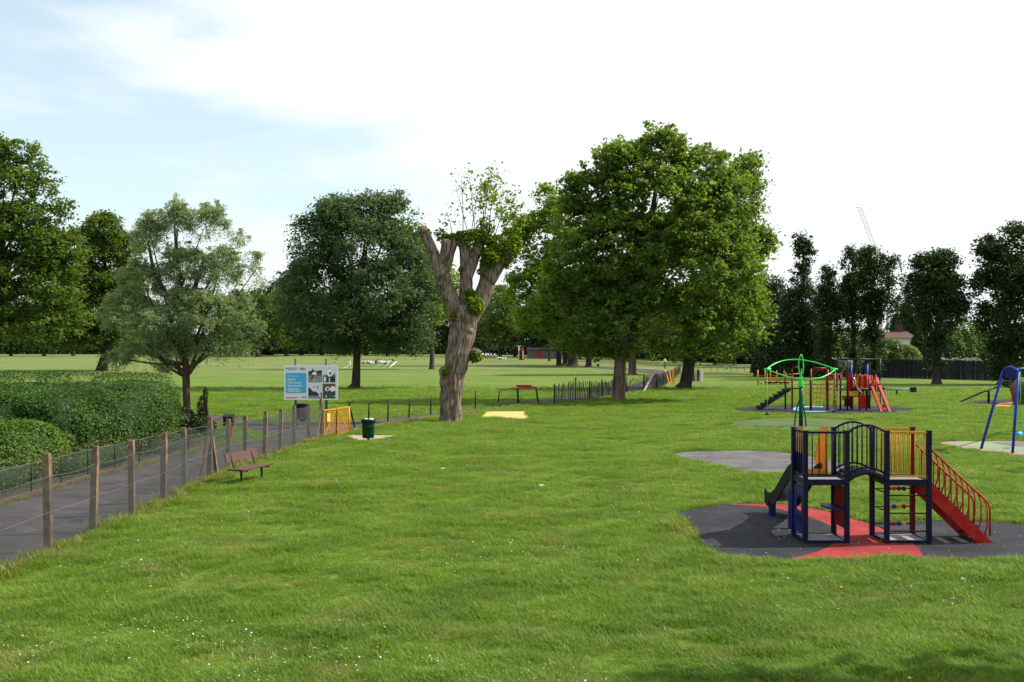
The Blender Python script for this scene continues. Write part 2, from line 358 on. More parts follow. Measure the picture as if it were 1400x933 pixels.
PALEW = mat('pale_timber', (.45,.36,.28), (.3,.22,.17), 6, .85)
ROCKM = mat('brown_rock', (.20,.085,.055), (.11,.05,.035), 3, .9, .8, 6)
BRICKW = mat('grey_render', (.13,.12,.115), (.09,.085,.08), 3, .9)
ROOFM = mat('red_brown_tiles', (.10,.045,.036), (.07,.035,.03), 5, .9, .4, 20)
GLASS = mat('window_glass', (.05,.06,.07), rough=.1)
SKIN = mat('skin', (.42,.24,.17), rough=.6)
HAIRM = mat('dark_hair', (.03,.02,.015), rough=.7)
SHIRT = mat('white_shirt', (.78,.78,.82), rough=.8)
TROUS = mat('dark_trousers', (.02,.022,.03), rough=.8)
HIVIS = mat('yellow_green_vest', (.42,.68,.06), rough=.7)

LF_LUSH = leafmat('leaf_plane', (.040,.080,.015), (.175,.240,.060), .50, (1.6,1.65,.5))
LF_YEL = leafmat('leaf_young_green', (.085,.15,.018), (.19,.28,.045), .48, (1.7,1.6,.5))
LF_WILLOW = leafmat('leaf_grey_willow', (.11,.16,.07), (.33,.40,.21), .40, (1.3,1.4,.7))
LF_DARK = leafmat('leaf_dark_maple', (.030,.062,.032), (.13,.185,.09), .34, (1.3,1.5,.6))
LF_OAK = leafmat('leaf_oak', (.038,.076,.014), (.14,.20,.05), .44, (1.6,1.6,.4))
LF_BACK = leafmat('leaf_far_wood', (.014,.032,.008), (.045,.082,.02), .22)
LF_POP = leafmat('leaf_poplar', (.020,.040,.012), (.055,.085,.028), .20)
LF_HEDGE = leafmat('leaf_privet', (.016,.046,.008), (.075,.155,.024), .26, nscale=.8)
LF_SCRUB = leafmat('leaf_scrub', (.06,.105,.025), (.17,.24,.07), .35)
LF_WEED = leafmat('leaf_weed', (.09,.15,.02), (.26,.32,.07), .35, nscale=1.5, world=True, patch=((.30,.24,.11), 2.2, .48, .62))
LF_GRASS = leafmat('grass_blade', (.064,.140,.012), (.228,.350,.052), .42, (1.4,1.35,.45), nscale=.55, rough=.5, world=True, patch=((.25,.245,.085), .7, .54, .80))
LF_TUFT = leafmat('leaf_new_growth', (.06,.11,.012), (.20,.28,.045), .45, (1.7,1.6,.4), nscale=1.5)
PETAL = leafmat('white_petal', (.65,.65,.6), (.85,.85,.8), .2, (1,1,1))

# ------------------------------------------------------------------ the ground and everything laid on it
def grass_material():
    m = bpy.data.materials.new('grass_ground'); m.use_nodes = True; t = m.node_tree; b = t.nodes['Principled BSDF']
    g = N(t, 'ShaderNodeNewGeometry'); sp = N(t, 'ShaderNodeSeparateXYZ'); L(t, g.outputs['Position'], sp.inputs[0])
    def noise(sc, det, st=(1,1,1)):
        mp_ = N(t, 'ShaderNodeMapping'); mp_.inputs['Scale'].default_value = st; L(t, g.outputs['Position'], mp_.inputs[0])
        n = N(t, 'ShaderNodeTexNoise'); n.inputs['Scale'].default_value = sc; n.inputs['Detail'].default_value = det; n.inputs['Roughness'].default_value = .62; L(t, mp_.outputs[0], n.inputs[0]); return n.outputs[0]
    def rng_(v, a, b_):
        r = N(t, 'ShaderNodeMapRange'); r.inputs['From Min'].default_value = a; r.inputs['From Max'].default_value = b_; r.interpolation_type = 'SMOOTHSTEP'; L(t, v, r.inputs['Value']); return r.outputs[0]
    def mix(f, a, c):
        x = N(t, 'ShaderNodeMix', data_type='RGBA'); L(t, f, x.inputs[0])
        for i, v in ((6, a), (7, c)):
            if isinstance(v, tuple): x.inputs[i].default_value = (*v, 1)
            else: L(t, v, x.inputs[i])
        return x.outputs[2]
    lush = mix(rng_(noise(1.6, 8), .36, .64), (.058,.112,.009), (.112,.180,.020))
    lush = mix(rng_(noise(.16, 4), .4, .62), lush, (.115,.168,.024))
    lush = mix(rng_(noise(.45, 6), .60, .74), lush, (.14,.145,.042))
    field = mix(rng_(noise(.045, 6, (.5,2.2,1)), .44, .58), (.10,.14,.03), (.19,.175,.07))
    field = mix(rng_(noise(.5, 7, (.5,1,1)), .4, .6), field, (.10,.15,.03))
    far = rng_(MA(t, 'ADD', sp.outputs[1], MA(t, 'MULTIPLY', noise(.03, 4), 50)), 105, 200)
    L(t, mix(far, lush, field), b.inputs['Base Color']); b.inputs['Roughness'].default_value = .9; b.inputs['Specular IOR Level'].default_value = .15
    bp = N(t, 'ShaderNodeBump'); bp.inputs['Strength'].default_value = .6; bp.inputs['Distance'].default_value = .08; L(t, noise(3.5, 9), bp.inputs['Height']); L(t, bp.outputs[0], b.inputs['Normal'])
    return m
GRASSM = grass_material()
mb = MB()
xs = [-3000,-600,-200,-60,-20,0,20,60,200,600,3000]; ys = [-1500,-200,-20,0,15,30,60,120,250,500,1200,5000]
mb.add([(x, y, 0) for y in ys for x in xs], [(j*11+i, j*11+i+1, (j+1)*11+i+1, (j+1)*11+i) for j in range(11) for i in range(10)])
ground = mb.build('ground', GRASSM); tag(ground, kind='structure')

NOGRASS = []
def sheet(name, pts, lvl, m, keep=False, kind='structure', parent=None, nog=True):
    pts = [(p[0], p[1]) for p in pts]; mb = MB(); mb.add([(x, y, .004*lvl) for x, y in pts], [tuple(range(len(pts)))])
    a = sum(pts[i][0]*pts[(i+1) % len(pts)][1]-pts[(i+1) % len(pts)][0]*pts[i][1] for i in range(len(pts)))
    if a < 0: mb.f = [f[::-1] for f in mb.f]
    o = mb.build(name, m, parent); tag(o, kind=kind) if kind else None
    if nog: NOGRASS.append(pts)
    return o
fence_px = [(66.6,755),(127.6,728.5),(180.5,706),(223.5,688),(252.4,669),(286.8,655),(311.8,642),(335.8,634),(361.6,627),(383,619.3),(402.5,611),(422.3,604),(439.5,599.5)]
farE = [(150,560),(230,563),(276,565.5),(320,571),(365,577.5),(400,580),(440,580),(480,577),(520,573),(560,569.5),(620,562),(683,554),(731,547),(790,541),(834,534.5),(855,530),(880,520),(897,513),(880,510),(860,507),(794,502.5)]
nearE = [(794,500),(860,503.5),(900,506),(915,508),(921,512),(917,518),(905,527),(885,533.5),(840,541),(790,547),(731,552.5),(683,559.5),(620,567),(560,575),(500,584),(478,592.5),(444,600.5)]
leftE = [(0,692),(123,655),(193,637),(260,619),(315,607),(378,597.5),(345,589.5),(320,582),(290,577.5),(250,573),(150,569)]
path = [(-12.2,8),(-12.1,16)] + [G(*p) for p in leftE] + [G(*p) for p in farE] + [G(*p) for p in nearE] + [G(x-3,y+2) for x, y in fence_px[::-1]] + [(-8.6,14),(-8.7,8)]
sheet('path', path, 2, ASPH)
sheet('field_path', [G(x, y-.8) for x, y in ((225,546),(400,544),(560,541),(640,539.5),(700,538),(760,537),(800,535.5))] + [G(x, y+1.0) for x, y in ((800,535.5),(760,537),(700,538),(640,539.5),(560,541),(400,544),(225,546))], 1, CONC, nog=False)
rub = ([G(*p) for p in ((920,700),(968,757),(985,763),(1068,767.5),(1160,768.5),(1262,767),(1400,765),(1500,766),(1560,740),(1500,718),(1400,716),(1340,712.5),(1269,711),(1220,715),(1186,714),(1160,706.5),(1128,697),(1090,691),(1050,688),(985,689.5))])
sheet('rubber_surface', rub, 1, RUB)
sheet('red_rubber_swirl', smooth_poly([G(*p) for p in ((990,690.3),(1050,689),(1090,692),(1128,698.5),(1160,708),(1186,716),(1221,726),(1246,742),(1259,753),(1263,766),(1160,768),(1068,767),(1114,757),(1138,746),(1148,735),(1140,722),(1120,712),(1086,701),(1050,693.5),(1010,691.5))], 2), 2, RED_RUB)
sheet('concrete_patch', smooth_poly([G(*p) for p in ((903,622),(950,616.5),(1053,616),(1100,622),(1160,634),(1165,645),(1120,649),(1026,648.5),(964,633.5))], 1), 1, CONC)
sheet('swing_surface', smooth_poly([G(*p) for p in ((1265,603.5),(1400,603.5),(1500,604),(1500,630),(1400,626),(1368,620),(1293,611))], 1), 1, BEIGE_RUB)
sheet('swing_green_surface', smooth_poly([G(*p) for p in ((1292,606),(1352,604.7),(1370,609),(1400,611.5),(1480,614),(1480,621),(1400,618),(1345,613.5))], 1), 2, GREEN_RUB)
sheet('swing_grey_surface', smooth_poly([G(*p) for p in ((1352,604.5),(1480,605),(1480,614),(1400,611),(1368,609))], 1), 3, GREY_RUB)
import itertools
def ell(cx, cy, rx, ry, n=36): return [G(cx+rx*math.cos(2*math.pi*i/n), cy+ry*math.sin(2*math.pi*i/n)) for i in range(n)]
sheet('climbing_frame_surface', ell(1126,560.8,126,6.6), 1, RUB)
sheet('blue_swirl', [G(1112+30*math.cos(a)*1.0, 559.5+4.2*math.sin(a)) for a in [2*math.pi*i/30 for i in range(26)]] + [G(1114+23*math.cos(a), 559.6+2.6*math.sin(a)) for a in [2*math.pi*i/30 for i in range(25, -1, -1)]], 2, CYAN_RUB)
sheet('spinner_surface', ell(1094,580.5,98,9), 1, mat('mottled_turf', (.045,.075,.02), (.075,.12,.022), .6, .9, .3, 30, coord='World'), nog=True)  # turf mottled between two dark greens
sheet('rock_surface', [G(1308,551),(G(1345,547.5)),G(1480,547.5),G(1480,556),G(1400,556),G(1340,554)], 1, RUB)
sheet('rock_orange_surface', [G(1360,556.2),G(1366,551.5),G(1384,550.5),G(1384,556.6)], 2, ORANGE_RUB)
sheet('sand_patch', [G(655,572.5),G(663,563),G(720,562.5),G(722,574)], 1, SAND)
sheet('bare_soil', smooth_poly([G(670,577),G(690,574.8),G(722,575.5),G(735,579),G(712,582),G(680,581.5)], 2), 1, SOIL, nog=False)
for _k, (_x, _y, _r) in enumerate(((640,893,10),(137,850,7),(203,790,6),(497,818,6),(1040,834,7),(655,822,5),(268,745,5),(845,905,5))):
    sheet('bare_soil', smooth_poly([G(_x+_r*math.cos(a_)*random.uniform(.7,1.5), _y+_r*.45*math.sin(a_)*random.uniform(.6,1.2)) for a_ in range(6)], 2), 1, SOIL)
sheet('bin_pad', [G(468,595),G(544,595.5),G(530,601),G(488,604)], 1, mat('pad_concrete', (.36,.27,.2), (.28,.21,.16), 3, .9, coord='World'))
sheet('bench_bare_soil', smooth_poly([G(335,661),G(370,658),G(380,660),G(372,665),G(340,665)], 2), 1, SOIL, nog=False)
sheet('hedge_bed', [(-12.35,8),(-12.3,16)] + [G(x-3, y-.5) for x, y in leftE[:5]] + [G(290,603), G(240,590), G(150,590), (-45, 40), (-45, 8)], 1, mat('leaf_litter', (.05,.035,.025), (.09,.065,.04), 4, .95, .6, 30, coord='World'))
for pts in (((480,502.5),(492,499.5)),((512,502),(521,499)),((524,502),(531,499)),((533,502.2),(542,494.7)),((470,503),(478,500)),((0,497),(60,496.2)),((300,504),(360,502.5))):
    a, b = G(*pts[0]), G(*pts[1]); d = (b-a).normalized(); s_ = Vector((d.y, -d.x, 0))*(.07 if pts[0][0] != 533 else .16)
    sheet('pitch_line', [a-s_, b-s_, b+s_, a+s_], 1, PAINT, nog=False)
# kerb along the far edge of the path
mb = MB(); kp = [(-12.28,8),(-12.2,16)] + [tuple(G(x-2, y-.3))[:2] for x, y in leftE[:5]]
for a, b in zip(kp[:-1], kp[1:]): mb.bar((a[0],a[1],.05), (b[0],b[1],.05), .09, .11)
tag(mb.build('kerb', KERB), kind='structure')

# ------------------------------------------------------------------ grass, flowers, weeds
def value_noise(x, y, sc, seed):
    rg = np.random.default_rng(seed); T = rg.uniform(0, 1, (64, 64)); X = x*sc; Y = y*sc; i = np.floor(X).astype(int); j = np.floor(Y).astype(int)
    fx = X-i; fy = Y-j; fx = fx*fx*(3-2*fx); fy = fy*fy*(3-2*fy); g = lambda a, b: T[a % 64, b % 64]
    return (g(i,j)*(1-fx)+g(i+1,j)*fx)*(1-fy)+(g(i,j+1)*(1-fx)+g(i+1,j+1)*fx)*fy
def blade_mesh(name, n, rad, h, wd, m, seed, lean=.6):
    rg = np.random.default_rng(seed); V = []; Fq = []; T = []
    for k in range(n):
        a, r = rg.uniform(0, 6.28), rad*math.sqrt(rg.uniform()); c = np.array([r*math.cos(a), r*math.sin(a), -.005])
        b = rg.uniform(0, 6.28); d = np.array([math.cos(b), math.sin(b), 0]); s_ = np.array([-d[1], d[0], 0])*wd/2; hh = h*rg.uniform(.55, 1.2); le = lean*rg.uniform(.3, 1.2)*hh
        q = len(V); mid = c + d*le*.35 + np.array([0,0,hh*.6]); tip = c + d*le + np.array([0,0,hh*.95])
        V += [c-s_, c+s_, mid+s_*.8, mid-s_*.8, tip+s_*.12, tip-s_*.12]; Fq += [(q,q+1,q+2,q+3),(q+3,q+2,q+4,q+5)]; T += [rg.uniform()]*6
    return npmesh(name, V, Fq, T, m)
def instancer(name, tuft_me, X, Y, sc, kind='stuff', Z=None):
    """one stuff object: a point cloud of tuft positions, the tuft instanced on them by geometry nodes"""
    n = len(X); me = bpy.data.meshes.new(name); me.vertices.add(n); co = np.stack([X, Y, np.zeros(n) if Z is None else Z], 1).astype(np.float32); me.vertices.foreach_set('co', co.ravel())
    a = me.attributes.new('sc', 'FLOAT', 'POINT'); a.data.foreach_set('value', sc.astype(np.float32))
    a = me.attributes.new('rot', 'FLOAT_VECTOR', 'POINT'); r = np.zeros((n, 3), np.float32); r[:, 2] = rng.uniform(0, 6.28, n); r[:, 0] = rng.normal(0, .12, n); r[:, 1] = rng.normal(0, .12, n); a.data.foreach_set('vector', r.ravel())
    me.update(); o = bpy.data.objects.new(name, me); link(o); tag(o, kind=kind)
    src = bpy.data.objects.new(name+'_tuft', tuft_me)
    ng = bpy.data.node_groups.new(name, 'GeometryNodeTree'); ng.interface.new_socket('Geometry', in_out='INPUT', socket_type='NodeSocketGeometry'); ng.interface.new_socket('Geometry', in_out='OUTPUT', socket_type='NodeSocketGeometry')
    gi = ng.nodes.new('NodeGroupInput'); go = ng.nodes.new('NodeGroupOutput'); oi = ng.nodes.new('GeometryNodeObjectInfo'); oi.inputs['Object'].default_value = src
    ip = ng.nodes.new('GeometryNodeInstanceOnPoints'); L(ng, gi.outputs[0], ip.inputs['Points']); L(ng, oi.outputs['Geometry'], ip.inputs['Instance'])
    for nm, tp, sk in (('sc', 'FLOAT', 'Scale'), ('rot', 'FLOAT_VECTOR', 'Rotation')):
        na = ng.nodes.new('GeometryNodeInputNamedAttribute'); na.data_type = tp; na.inputs['Name'].default_value = nm; L(ng, na.outputs['Attribute'], ip.inputs[sk])
    L(ng, ip.outputs[0], go.inputs[0]); md = o.modifiers.new('tufts', 'NODES'); md.node_group = ng; return o
def scatter_pts(n, y0, y1, pw=1.0, mar=1.06):
    """points in the wedge in view, density per square metre falling with distance"""
    u = rng.uniform(0, 1, n); y = (y0**(2-pw) + u*(y1**(2-pw)-y0**(2-pw)))**(1/(2-pw)); x = rng.uniform(-.53, .53, n)*y*mar*.98
    return x, y
def keep(X, Y):
    k = np.ones(len(X), bool)
    for p in NOGRASS: k &= ~pip(X, Y, p)
    return k & ~((X < -12.4) & (Y < 41))
tuf = [blade_mesh('grass_tuft', 26, .10, .062, .0075, LF_GRASS, 3+i, 1.45) for i in range(3)]
X, Y = scatter_pts(320000, 10.5, 95, 1.2); k = keep(X, Y) & (rng.uniform(0, 1, len(Y)) > (Y-26)/66); X, Y = X[k], Y[k]
nn = value_noise(X, Y, .9, 1)*.5 + value_noise(X, Y, 3.1, 2)*.5
scl = (.28 + 1.35*np.clip(nn*1.5-.25, 0, 1.1) + .35*(value_noise(X, Y, .25, 6)))*(1+.010*(Y-10)); 
for i in range(3): s_ = slice(i, None, 3); instancer('grass', tuf[i], X[s_], Y[s_], scl[s_])
# dry bleached blades
dry = leafmat('dry_blade', (.28,.27,.11), (.40,.38,.18), .25, (1,1,.7))
X, Y = scatter_pts(22000, 10.5, 60, 1.3); k = keep(X, Y) & (value_noise(X, Y, .5, 9) > .52); instancer('dry_grass', blade_mesh('dry_tuft', 7, .12, .10, .007, dry, 31, 1.0), X[k], Y[k], rng.uniform(.5, 1.2, k.sum()))
# grass creeping over the edges of the hard surfaces
ex_, ey_ = [], []
for q_ in [NOGRASS[z_] for z_ in (0, 1, 3, 4, 7)]:
    q_ = [Vector(p) for p in q_]
    for a_, b_ in zip(q_, q_[1:]+q_[:1]):
        if a_.y < 9 or a_.y > 75 or a_.x < -11: continue
        m_ = int((b_-a_).length*26); t_ = rng.uniform(0, 1, m_); ex_ += list(a_.x+(b_.x-a_.x)*t_+rng.normal(0, .045, m_)); ey_ += list(a_.y+(b_.y-a_.y)*t_+rng.normal(0, .06, m_))
ex_, ey_ = np.array(ex_), np.array(ey_); instancer('grass', tuf[1], ex_, ey_, rng.uniform(.3, 1.1, len(ex_))*(.5+.7*value_noise(ex_, ey_, 2.0, 51)))
# taller weeds along the fence and the edges
wx, wy = [], []
fl = [G(*p) for p in fence_px]; fl = [Vector((-8.62, 11, 0))] + fl
for a, b in zip(fl[:-1], fl[1:]):
    m_ = int((b-a).length*42); t_ = rng.uniform(0, 1, m_); wx += list(a.x+(b.x-a.x)*t_+rng.normal(.12, .16, m_)); wy += list(a.y+(b.y-a.y)*t_)
for (a, b) in ((G(600,578), G(635,578)), (G(640,561), G(735,556)), (G(445,600), G(478,594)), (G(485,592), G(560,578)), (G(560,578), G(650,566))):
    m_ = int((b-a).length*40); t_ = rng.uniform(0, 1, m_); wx += list(a.x+(b.x-a.x)*t_); wy += list(a.y+(b.y-a.y)*t_+rng.normal(0, .3, m_))
wx, wy = np.array(wx), np.array(wy)
instancer('tall_weeds', blade_mesh('weed_tuft', 16, .10, .22, .016, LF_WEED, 77, .7), wx, wy, rng.uniform(.3, 1.0, len(wx))*(.55+.8*value_noise(wx, wy, .9, 41)))
# weeds along the kerb and low bramble behind the low fence
kx, ky = [], []
for a, b in zip(kp[:-1], kp[1:]):
    m_ = int(math.hypot(b[0]-a[0], b[1]-a[1])*14); t_ = rng.uniform(0, 1, m_); kx += list(a[0]+(b[0]-a[0])*t_+rng.normal(.04, .05, m_)); ky += list(a[1]+(b[1]-a[1])*t_)
kx, ky = np.array(kx), np.array(ky); k = value_noise(kx, ky, .8, 5) > .4
instancer('kerb_weeds', blade_mesh('weed_tuft', 16, .07, .16, .014, LF_WEED, 78, .8), kx[k], ky[k], rng.uniform(.4, 1.1, k.sum()))
# daisies and clover heads
X, Y = scatter_pts(26000, 11, 62, 1.2); k = keep(X, Y) & (value_noise(X, Y, .45, 21)*.6 + value_noise(X, Y, 1.7, 22)*.4 + .12*(rng.uniform(0, 1, len(X))-.5) > .62 + .05*(Y < 17)); X, Y = X[k], Y[k]
C = np.stack([X, Y, rng.uniform(.04, .08, len(X))], 1); me = leafmesh('daisies', C, .021, .021, PETAL, 2.5); tag(link(bpy.data.objects.new('daisies', me)), kind='stuff')
n_ = 420; X = rng.uniform(3.5, 12, n_); Y = rng.uniform(17.6, 24, n_); k = pip(X, Y, NOGRASS[1]); X2 = rng.uniform(-12, -8.7, 400); Y2 = rng.uniform(14, 36, 400); X, Y = np.append(X[k], X2), np.append(Y[k], Y2)
tag(link(bpy.data.objects.new('leaf_litter', leafmesh('leaf_litter', np.stack([X, Y, np.full(len(X), .018)], 1), .045, .03, leafmat('fallen_leaf', (.10,.055,.02), (.40,.33,.16), .1, (1,1,1)), 4.0))), kind='stuff')
X, Y = scatter_pts(60, 11, 40, 1.2); k = keep(X, Y); C = np.stack([X[k], Y[k], np.full(k.sum(), .08)], 1)
tag(link(bpy.data.objects.new('yellow_flowers', leafmesh('yellow_flowers', C, .04, .04, leafmat('yellow_petal', (.7,.45,.02), (.8,.55,.03), .2, (1,1,1)), 2.5))), kind='stuff')
# ------------------------------------------------------------------ concrete-post and chain-link fence by the path
rt = thing('chain_link_fence', 'chain link fence on weathered concrete posts beside the asphalt path', 'fence', G(286.8,655))
tops = [620,609.6,602,592,584.5,570,573,567.8,562,558.8,555,552,545.3]
bases = []
allp = [((-8.55, 12.4), 1.78)] + [((G(*p).x, G(*p).y), (p[1]-t)*S(p[1])) for p, t in zip(fence_px, tops)]
for i, ((x, y), h) in enumerate(allp):
    mb = MB(); wd = .125; lean = random.uniform(-.02, .03)*h
    pr = [(0,-.3),(0,.6*h),(0,h-.03),(0,h)]
    vs = []; n = 9
    for j in range(n):
        z = -.2+(h+.2)*j/(n-1); k = wd/2*(1 if j < n-1 else .82)*(1+.04*random.uniform(-1,1)); cx = lean*max(z, 0)/h
        vs += [Vector((x+cx+a*k, y+b*k, z-(0 if j < n-1 else 0))) for a, b in ((-1,-1),(1,-1),(1,1),(-1,1))]
    fs = [(j*4+q, j*4+(q+1) % 4, (j+1)*4+(q+1) % 4, (j+1)*4+q) for j in range(n-1) for q in range(4)] + [((n-1)*4, (n-1)*4+1, (n-1)*4+2, (n-1)*4+3)]
    mb.add(vs, fs); mb.build('concrete_post', POSTM, rt); bases.append(Vector((x, y, h)))
def strut(a, b): MB().bar(a, b, .09, .09).build('strut', POSTM, rt)
s6 = bases[6]; e1 = G(276.5,656); e2 = G(297.5,652.5)
strut((s6.x-.02, s6.y-.09, 1.22), (e1.x, e1.y-.1, -.05)); strut((s6.x+.05, s6.y+.02, 1.18), (e2.x, e2.y, -.05))
e3 = G(433,602); s13 = bases[13]; strut((s13.x-.03, s13.y-.08, 1.1), (e3.x, e3.y-.1, -.05))
mbm, mbw = MB(), [MB(), MB(), MB()]
for a, b in zip(bases[:-1], bases[1:]):
    A, B = Vector((a.x+.075, a.y, 0)), Vector((b.x+.075, b.y, 0)); l = (B-A).length; d = (B-A)/l; hm = 1.38
    def pt(u, z): return A + d*u + Vector((0, 0, z - .05*4*(u/l)*(1-u/l)*(z/hm)))
    st = .062; k = -int(hm/st)-1
    while k*st < l:
        for sgn in (1, -1):
            u0, u1 = k*st, k*st+hm
            z0, z1 = 0.02, hm
            if sgn < 0: z0, z1 = hm, .02
            t0 = max(0, (0-u0)/(u1-u0)); t1 = min(1, (l-u0)/(u1-u0))
            if t1 > t0+.01:
                p = [pt(u0+(u1-u0)*t, z0+(z1-z0)*t) for t in (t0, (t0+t1)/2, t1)]
                mbm.tube(p, .0028, 3, cap=False, smooth=False)
        k += 1
    for m_, z in zip(mbw, (1.40, .75, .08)): m_.tube([pt(l*t/6, z) for t in range(7)], .0045, 4, cap=False)
    n_ = int(l/.12)
    for j in range(n_): u = (j+.5)*l/n_; q = pt(u, 1.40); mbw[0].bar(q-Vector((0,0,.02)), q+Vector((.01,0,.035)), .006)
mbm.build('wire_mesh', WIRED, rt)
for m_ in mbw: m_.build('line_wire', WIREM, rt)

# low mesh fence along the far kerb
rt = thing('low_wire_fence', 'low dark wire fence with thin posts between the hedge and the asphalt path', 'fence', (kp[3][0], kp[3][1], 0))
pl = [Vector((p[0]-.02, p[1], 0)) for p in kp]; seg = []
mbv = MB(); mbh = [MB(), MB()]
for a, b in zip(pl[:-1], pl[1:]):
    l = (b-a).length; n_ = max(1, round(l/1.9))
    for j in range(n_):
        p = a.lerp(b, j/n_); hh = .8; MB().tube([p+Vector((0,0,-.05)), p+Vector((0,0,hh+.06))], .022, 6).build('fence_post', BLACKM, rt)
    nv = int(l/.07)
    for j in range(nv): p = a.lerp(b, j/nv); mbv.tube([p+Vector((0,0,.06)), p+Vector((0,0,.80))], .0035, 3, cap=False, smooth=False)
    for z, m_ in ((.80, mbh[0]), (.10, mbh[1])): m_.tube([a.lerp(b, t/4)+Vector((0,0,z+.012*math.sin(t*2.1))) for t in range(5)], .007, 4, cap=False)
    for q in range(4): mbv.tube([a+Vector((0,0,.2+.15*q)), b+Vector((0,0,.2+.15*q))], .003, 3, cap=False)
mbv.build('wire_mesh', WIRED, rt); [m_.build('top_wire' if i == 0 else 'bottom_wire', WIREM, rt) for i, m_ in enumerate(mbh)]

# ------------------------------------------------------------------ thin post-and-wire fence beyond the pollard, then split paling
rt = thing('post_and_wire_fence', 'thin fence of dark leaning posts and wire along the far edge of the lawn', 'fence', G(588.6,568))
wp = [(485,584.5,477,551,'b'),(504,573,504.5,550),(530,577,531,547.5),(559,571,560,545),(588.6,567,589.5,542),(620,563.5,620,539.5),(650,558.5,650,535),(680.5,552,683,535),(709,552,708.5,531),(737,552.5,733,530)]
tops_ = []
for q in wp:
    if len(q) == 5: MB().bar(G(*q[:2]), P(q[2], q[3], 592), .06).build('leaning_brace', BLACKM, rt); continue
    yb = max(q[1], 556 if q[0] > 640 else q[1]); a = G(q[0], q[1]); b = P(q[2], q[3], q[1]); MB().tube([a-Vector((0,0,.05)), b], .036, 6).build('fence_post', BLACKM, rt); tops_.append((a, b))
tops_.sort(key=lambda t: t[0].x)
for f_ in (.95, .6, .28):
    m_ = MB()
    for (a, b), (c, d) in zip(tops_[:-1], tops_[1:]): m_.tube([a.lerp(b, f_), c.lerp(d, f_)], .004, 3, cap=False)
    m_.build('line_wire', WIRED, rt)
# paling fence
rt = thing('paling_fence', 'dark split paling fence sagging along the path below the broad plane tree', 'fence', G(800,546))
pf = [(758,553.5),(787,548.5),(806,546.5),(823,543.5),(838,541),(857,536.5),(880,534.5),(897,531),(907,527.5),(914,523),(922,517.5),(930,510)]
tp = [525,517,521,518.5,519,515,512,511,509,506,503,497]
for i, ((x, y), t) in enumerate(zip(pf, tp)):
    a = G(x, y); b = P(x, t, y); MB().tube([a, b], .045, 6).build('fence_post', BLACKM if i != 1 else DGREEN, rt)
    if i == 1: MB().ball(b+Vector((0,0,.05)), .11, 8).build('yellow_cap', mat('yellow_cap', (.7,.75,.1)), rt)
npale = 0; random.seed(5); grid = MB()
palm = [MB().box((0,0,0), (.035,.012,1)).mesh('pale', mat(f'paling_{k}', c, tuple(v*.6 for v in c), 6, .9)) for k, c in enumerate(((.10,.095,.09),(.2,.17,.15),(.05,.05,.05)))]
for k, ((x0,y0), (x1,y1)) in enumerate(zip(pf[:-1], pf[1:])):
    a, b = G(x0, y0), G(x1, y1); ta, tb = P(x0, tp[k], y0).z, P(x1, tp[k+1], y1).z; l = (b-a).length
    n_ = int(min(26, l/.13))
    for j in range(n_):
        if k == 5 and j % 3 == 0: continue
        u = (j+random.uniform(.2,.8))/n_; p = a.lerp(b, u); h_ = (ta+(tb-ta)*u)*random.uniform(.78, .98); ln_ = random.gauss(0, .05) + (.35 if k == 5 else 0)
        inst('paling', palm[random.choice((0,0,2,1)) if k < 6 else random.choice((1,1,0))], rt, Vector((p.x, p.y, h_/2)) - rt.location, (0, ln_, random.uniform(-.3,.3)), (1, 1, h_)); npale += 1
    for f_ in (.85, .5, .15): grid.tube([Vector((a.x,a.y,ta*f_)), Vector((b.x,b.y,tb*f_))], .006, 3, cap=False)
grid.build('binding_wire', WIREM, rt)
for k, (x, y) in enumerate(((915,525),(918,525.5),(921,525))):   # timber leaning at the fence
    mb = MB(); a = G(x, y); mb.bar(a, (a.x+.35*(k-1)*.5-.2, a.y+.2, 1.35), .20, .03)
    o = mb.build('leaning_board', [ORG, mat('orange_brown_board', (.35,.13,.04)), ORG][k]); tag(o, ['orange board leaning left of two others against the fence by the path','brown board leaning between two orange boards by the path fence','orange board leaning right of two others against the path fence'][k], 'board', 'boards leaning at the end of the paling fence')
a, b = G(880,536), P(893,512,534)
for k in range(2):
    mb = MB(); mb.bar(a+Vector((.28*k,0,0)), b+Vector((.25*k,.1,0)), .17, .03); tag(mb.build('fallen_board', PALEW if k == 0 else BARKR), ['pale plank slanting steeply against the sagging paling fence','brown plank slanting beside the pale one against the paling fence'][k], 'plank')
for k, (x, m_) in enumerate(((948.5,DGREEN),(951.5,PALEW),(954.5,BARKR),(958.5,WHITE))):
    mb = MB(); a = G(x, 521.5); mb.bar(a, (a.x-.10+.08*k, a.y+.25, 1.15), .26 if k else .4, .04)
    tag(mb.build('stacked_board', m_), ['dark green board standing right of the dark trunk','pale timber board standing next to a dark green board right of the dark trunk','brown board standing between a pale and a white board','white board at the right end of the row behind the dark trunk'][k], 'board', 'boards standing right of the dark trunk')
# far railing
rt = thing('far_railing', 'long low galvanised railing in front of the dark trees, right of the dark trunk', 'railing', G(1000,508))
for i in range(13):
    a = G(935+i*9.2, 508); MB().tube([a, a+Vector((0,0,.92))], .035, 6).build('rail_post', WIREM, rt)
MB().tube([G(935,508,.9), G(1046,508,.9)], .03, 6).build('top_rail', WIREM, rt); MB().tube([G(935,508,.45), G(1046,508,.45)], .02, 6).build('mid_rail', WIREM, rt)
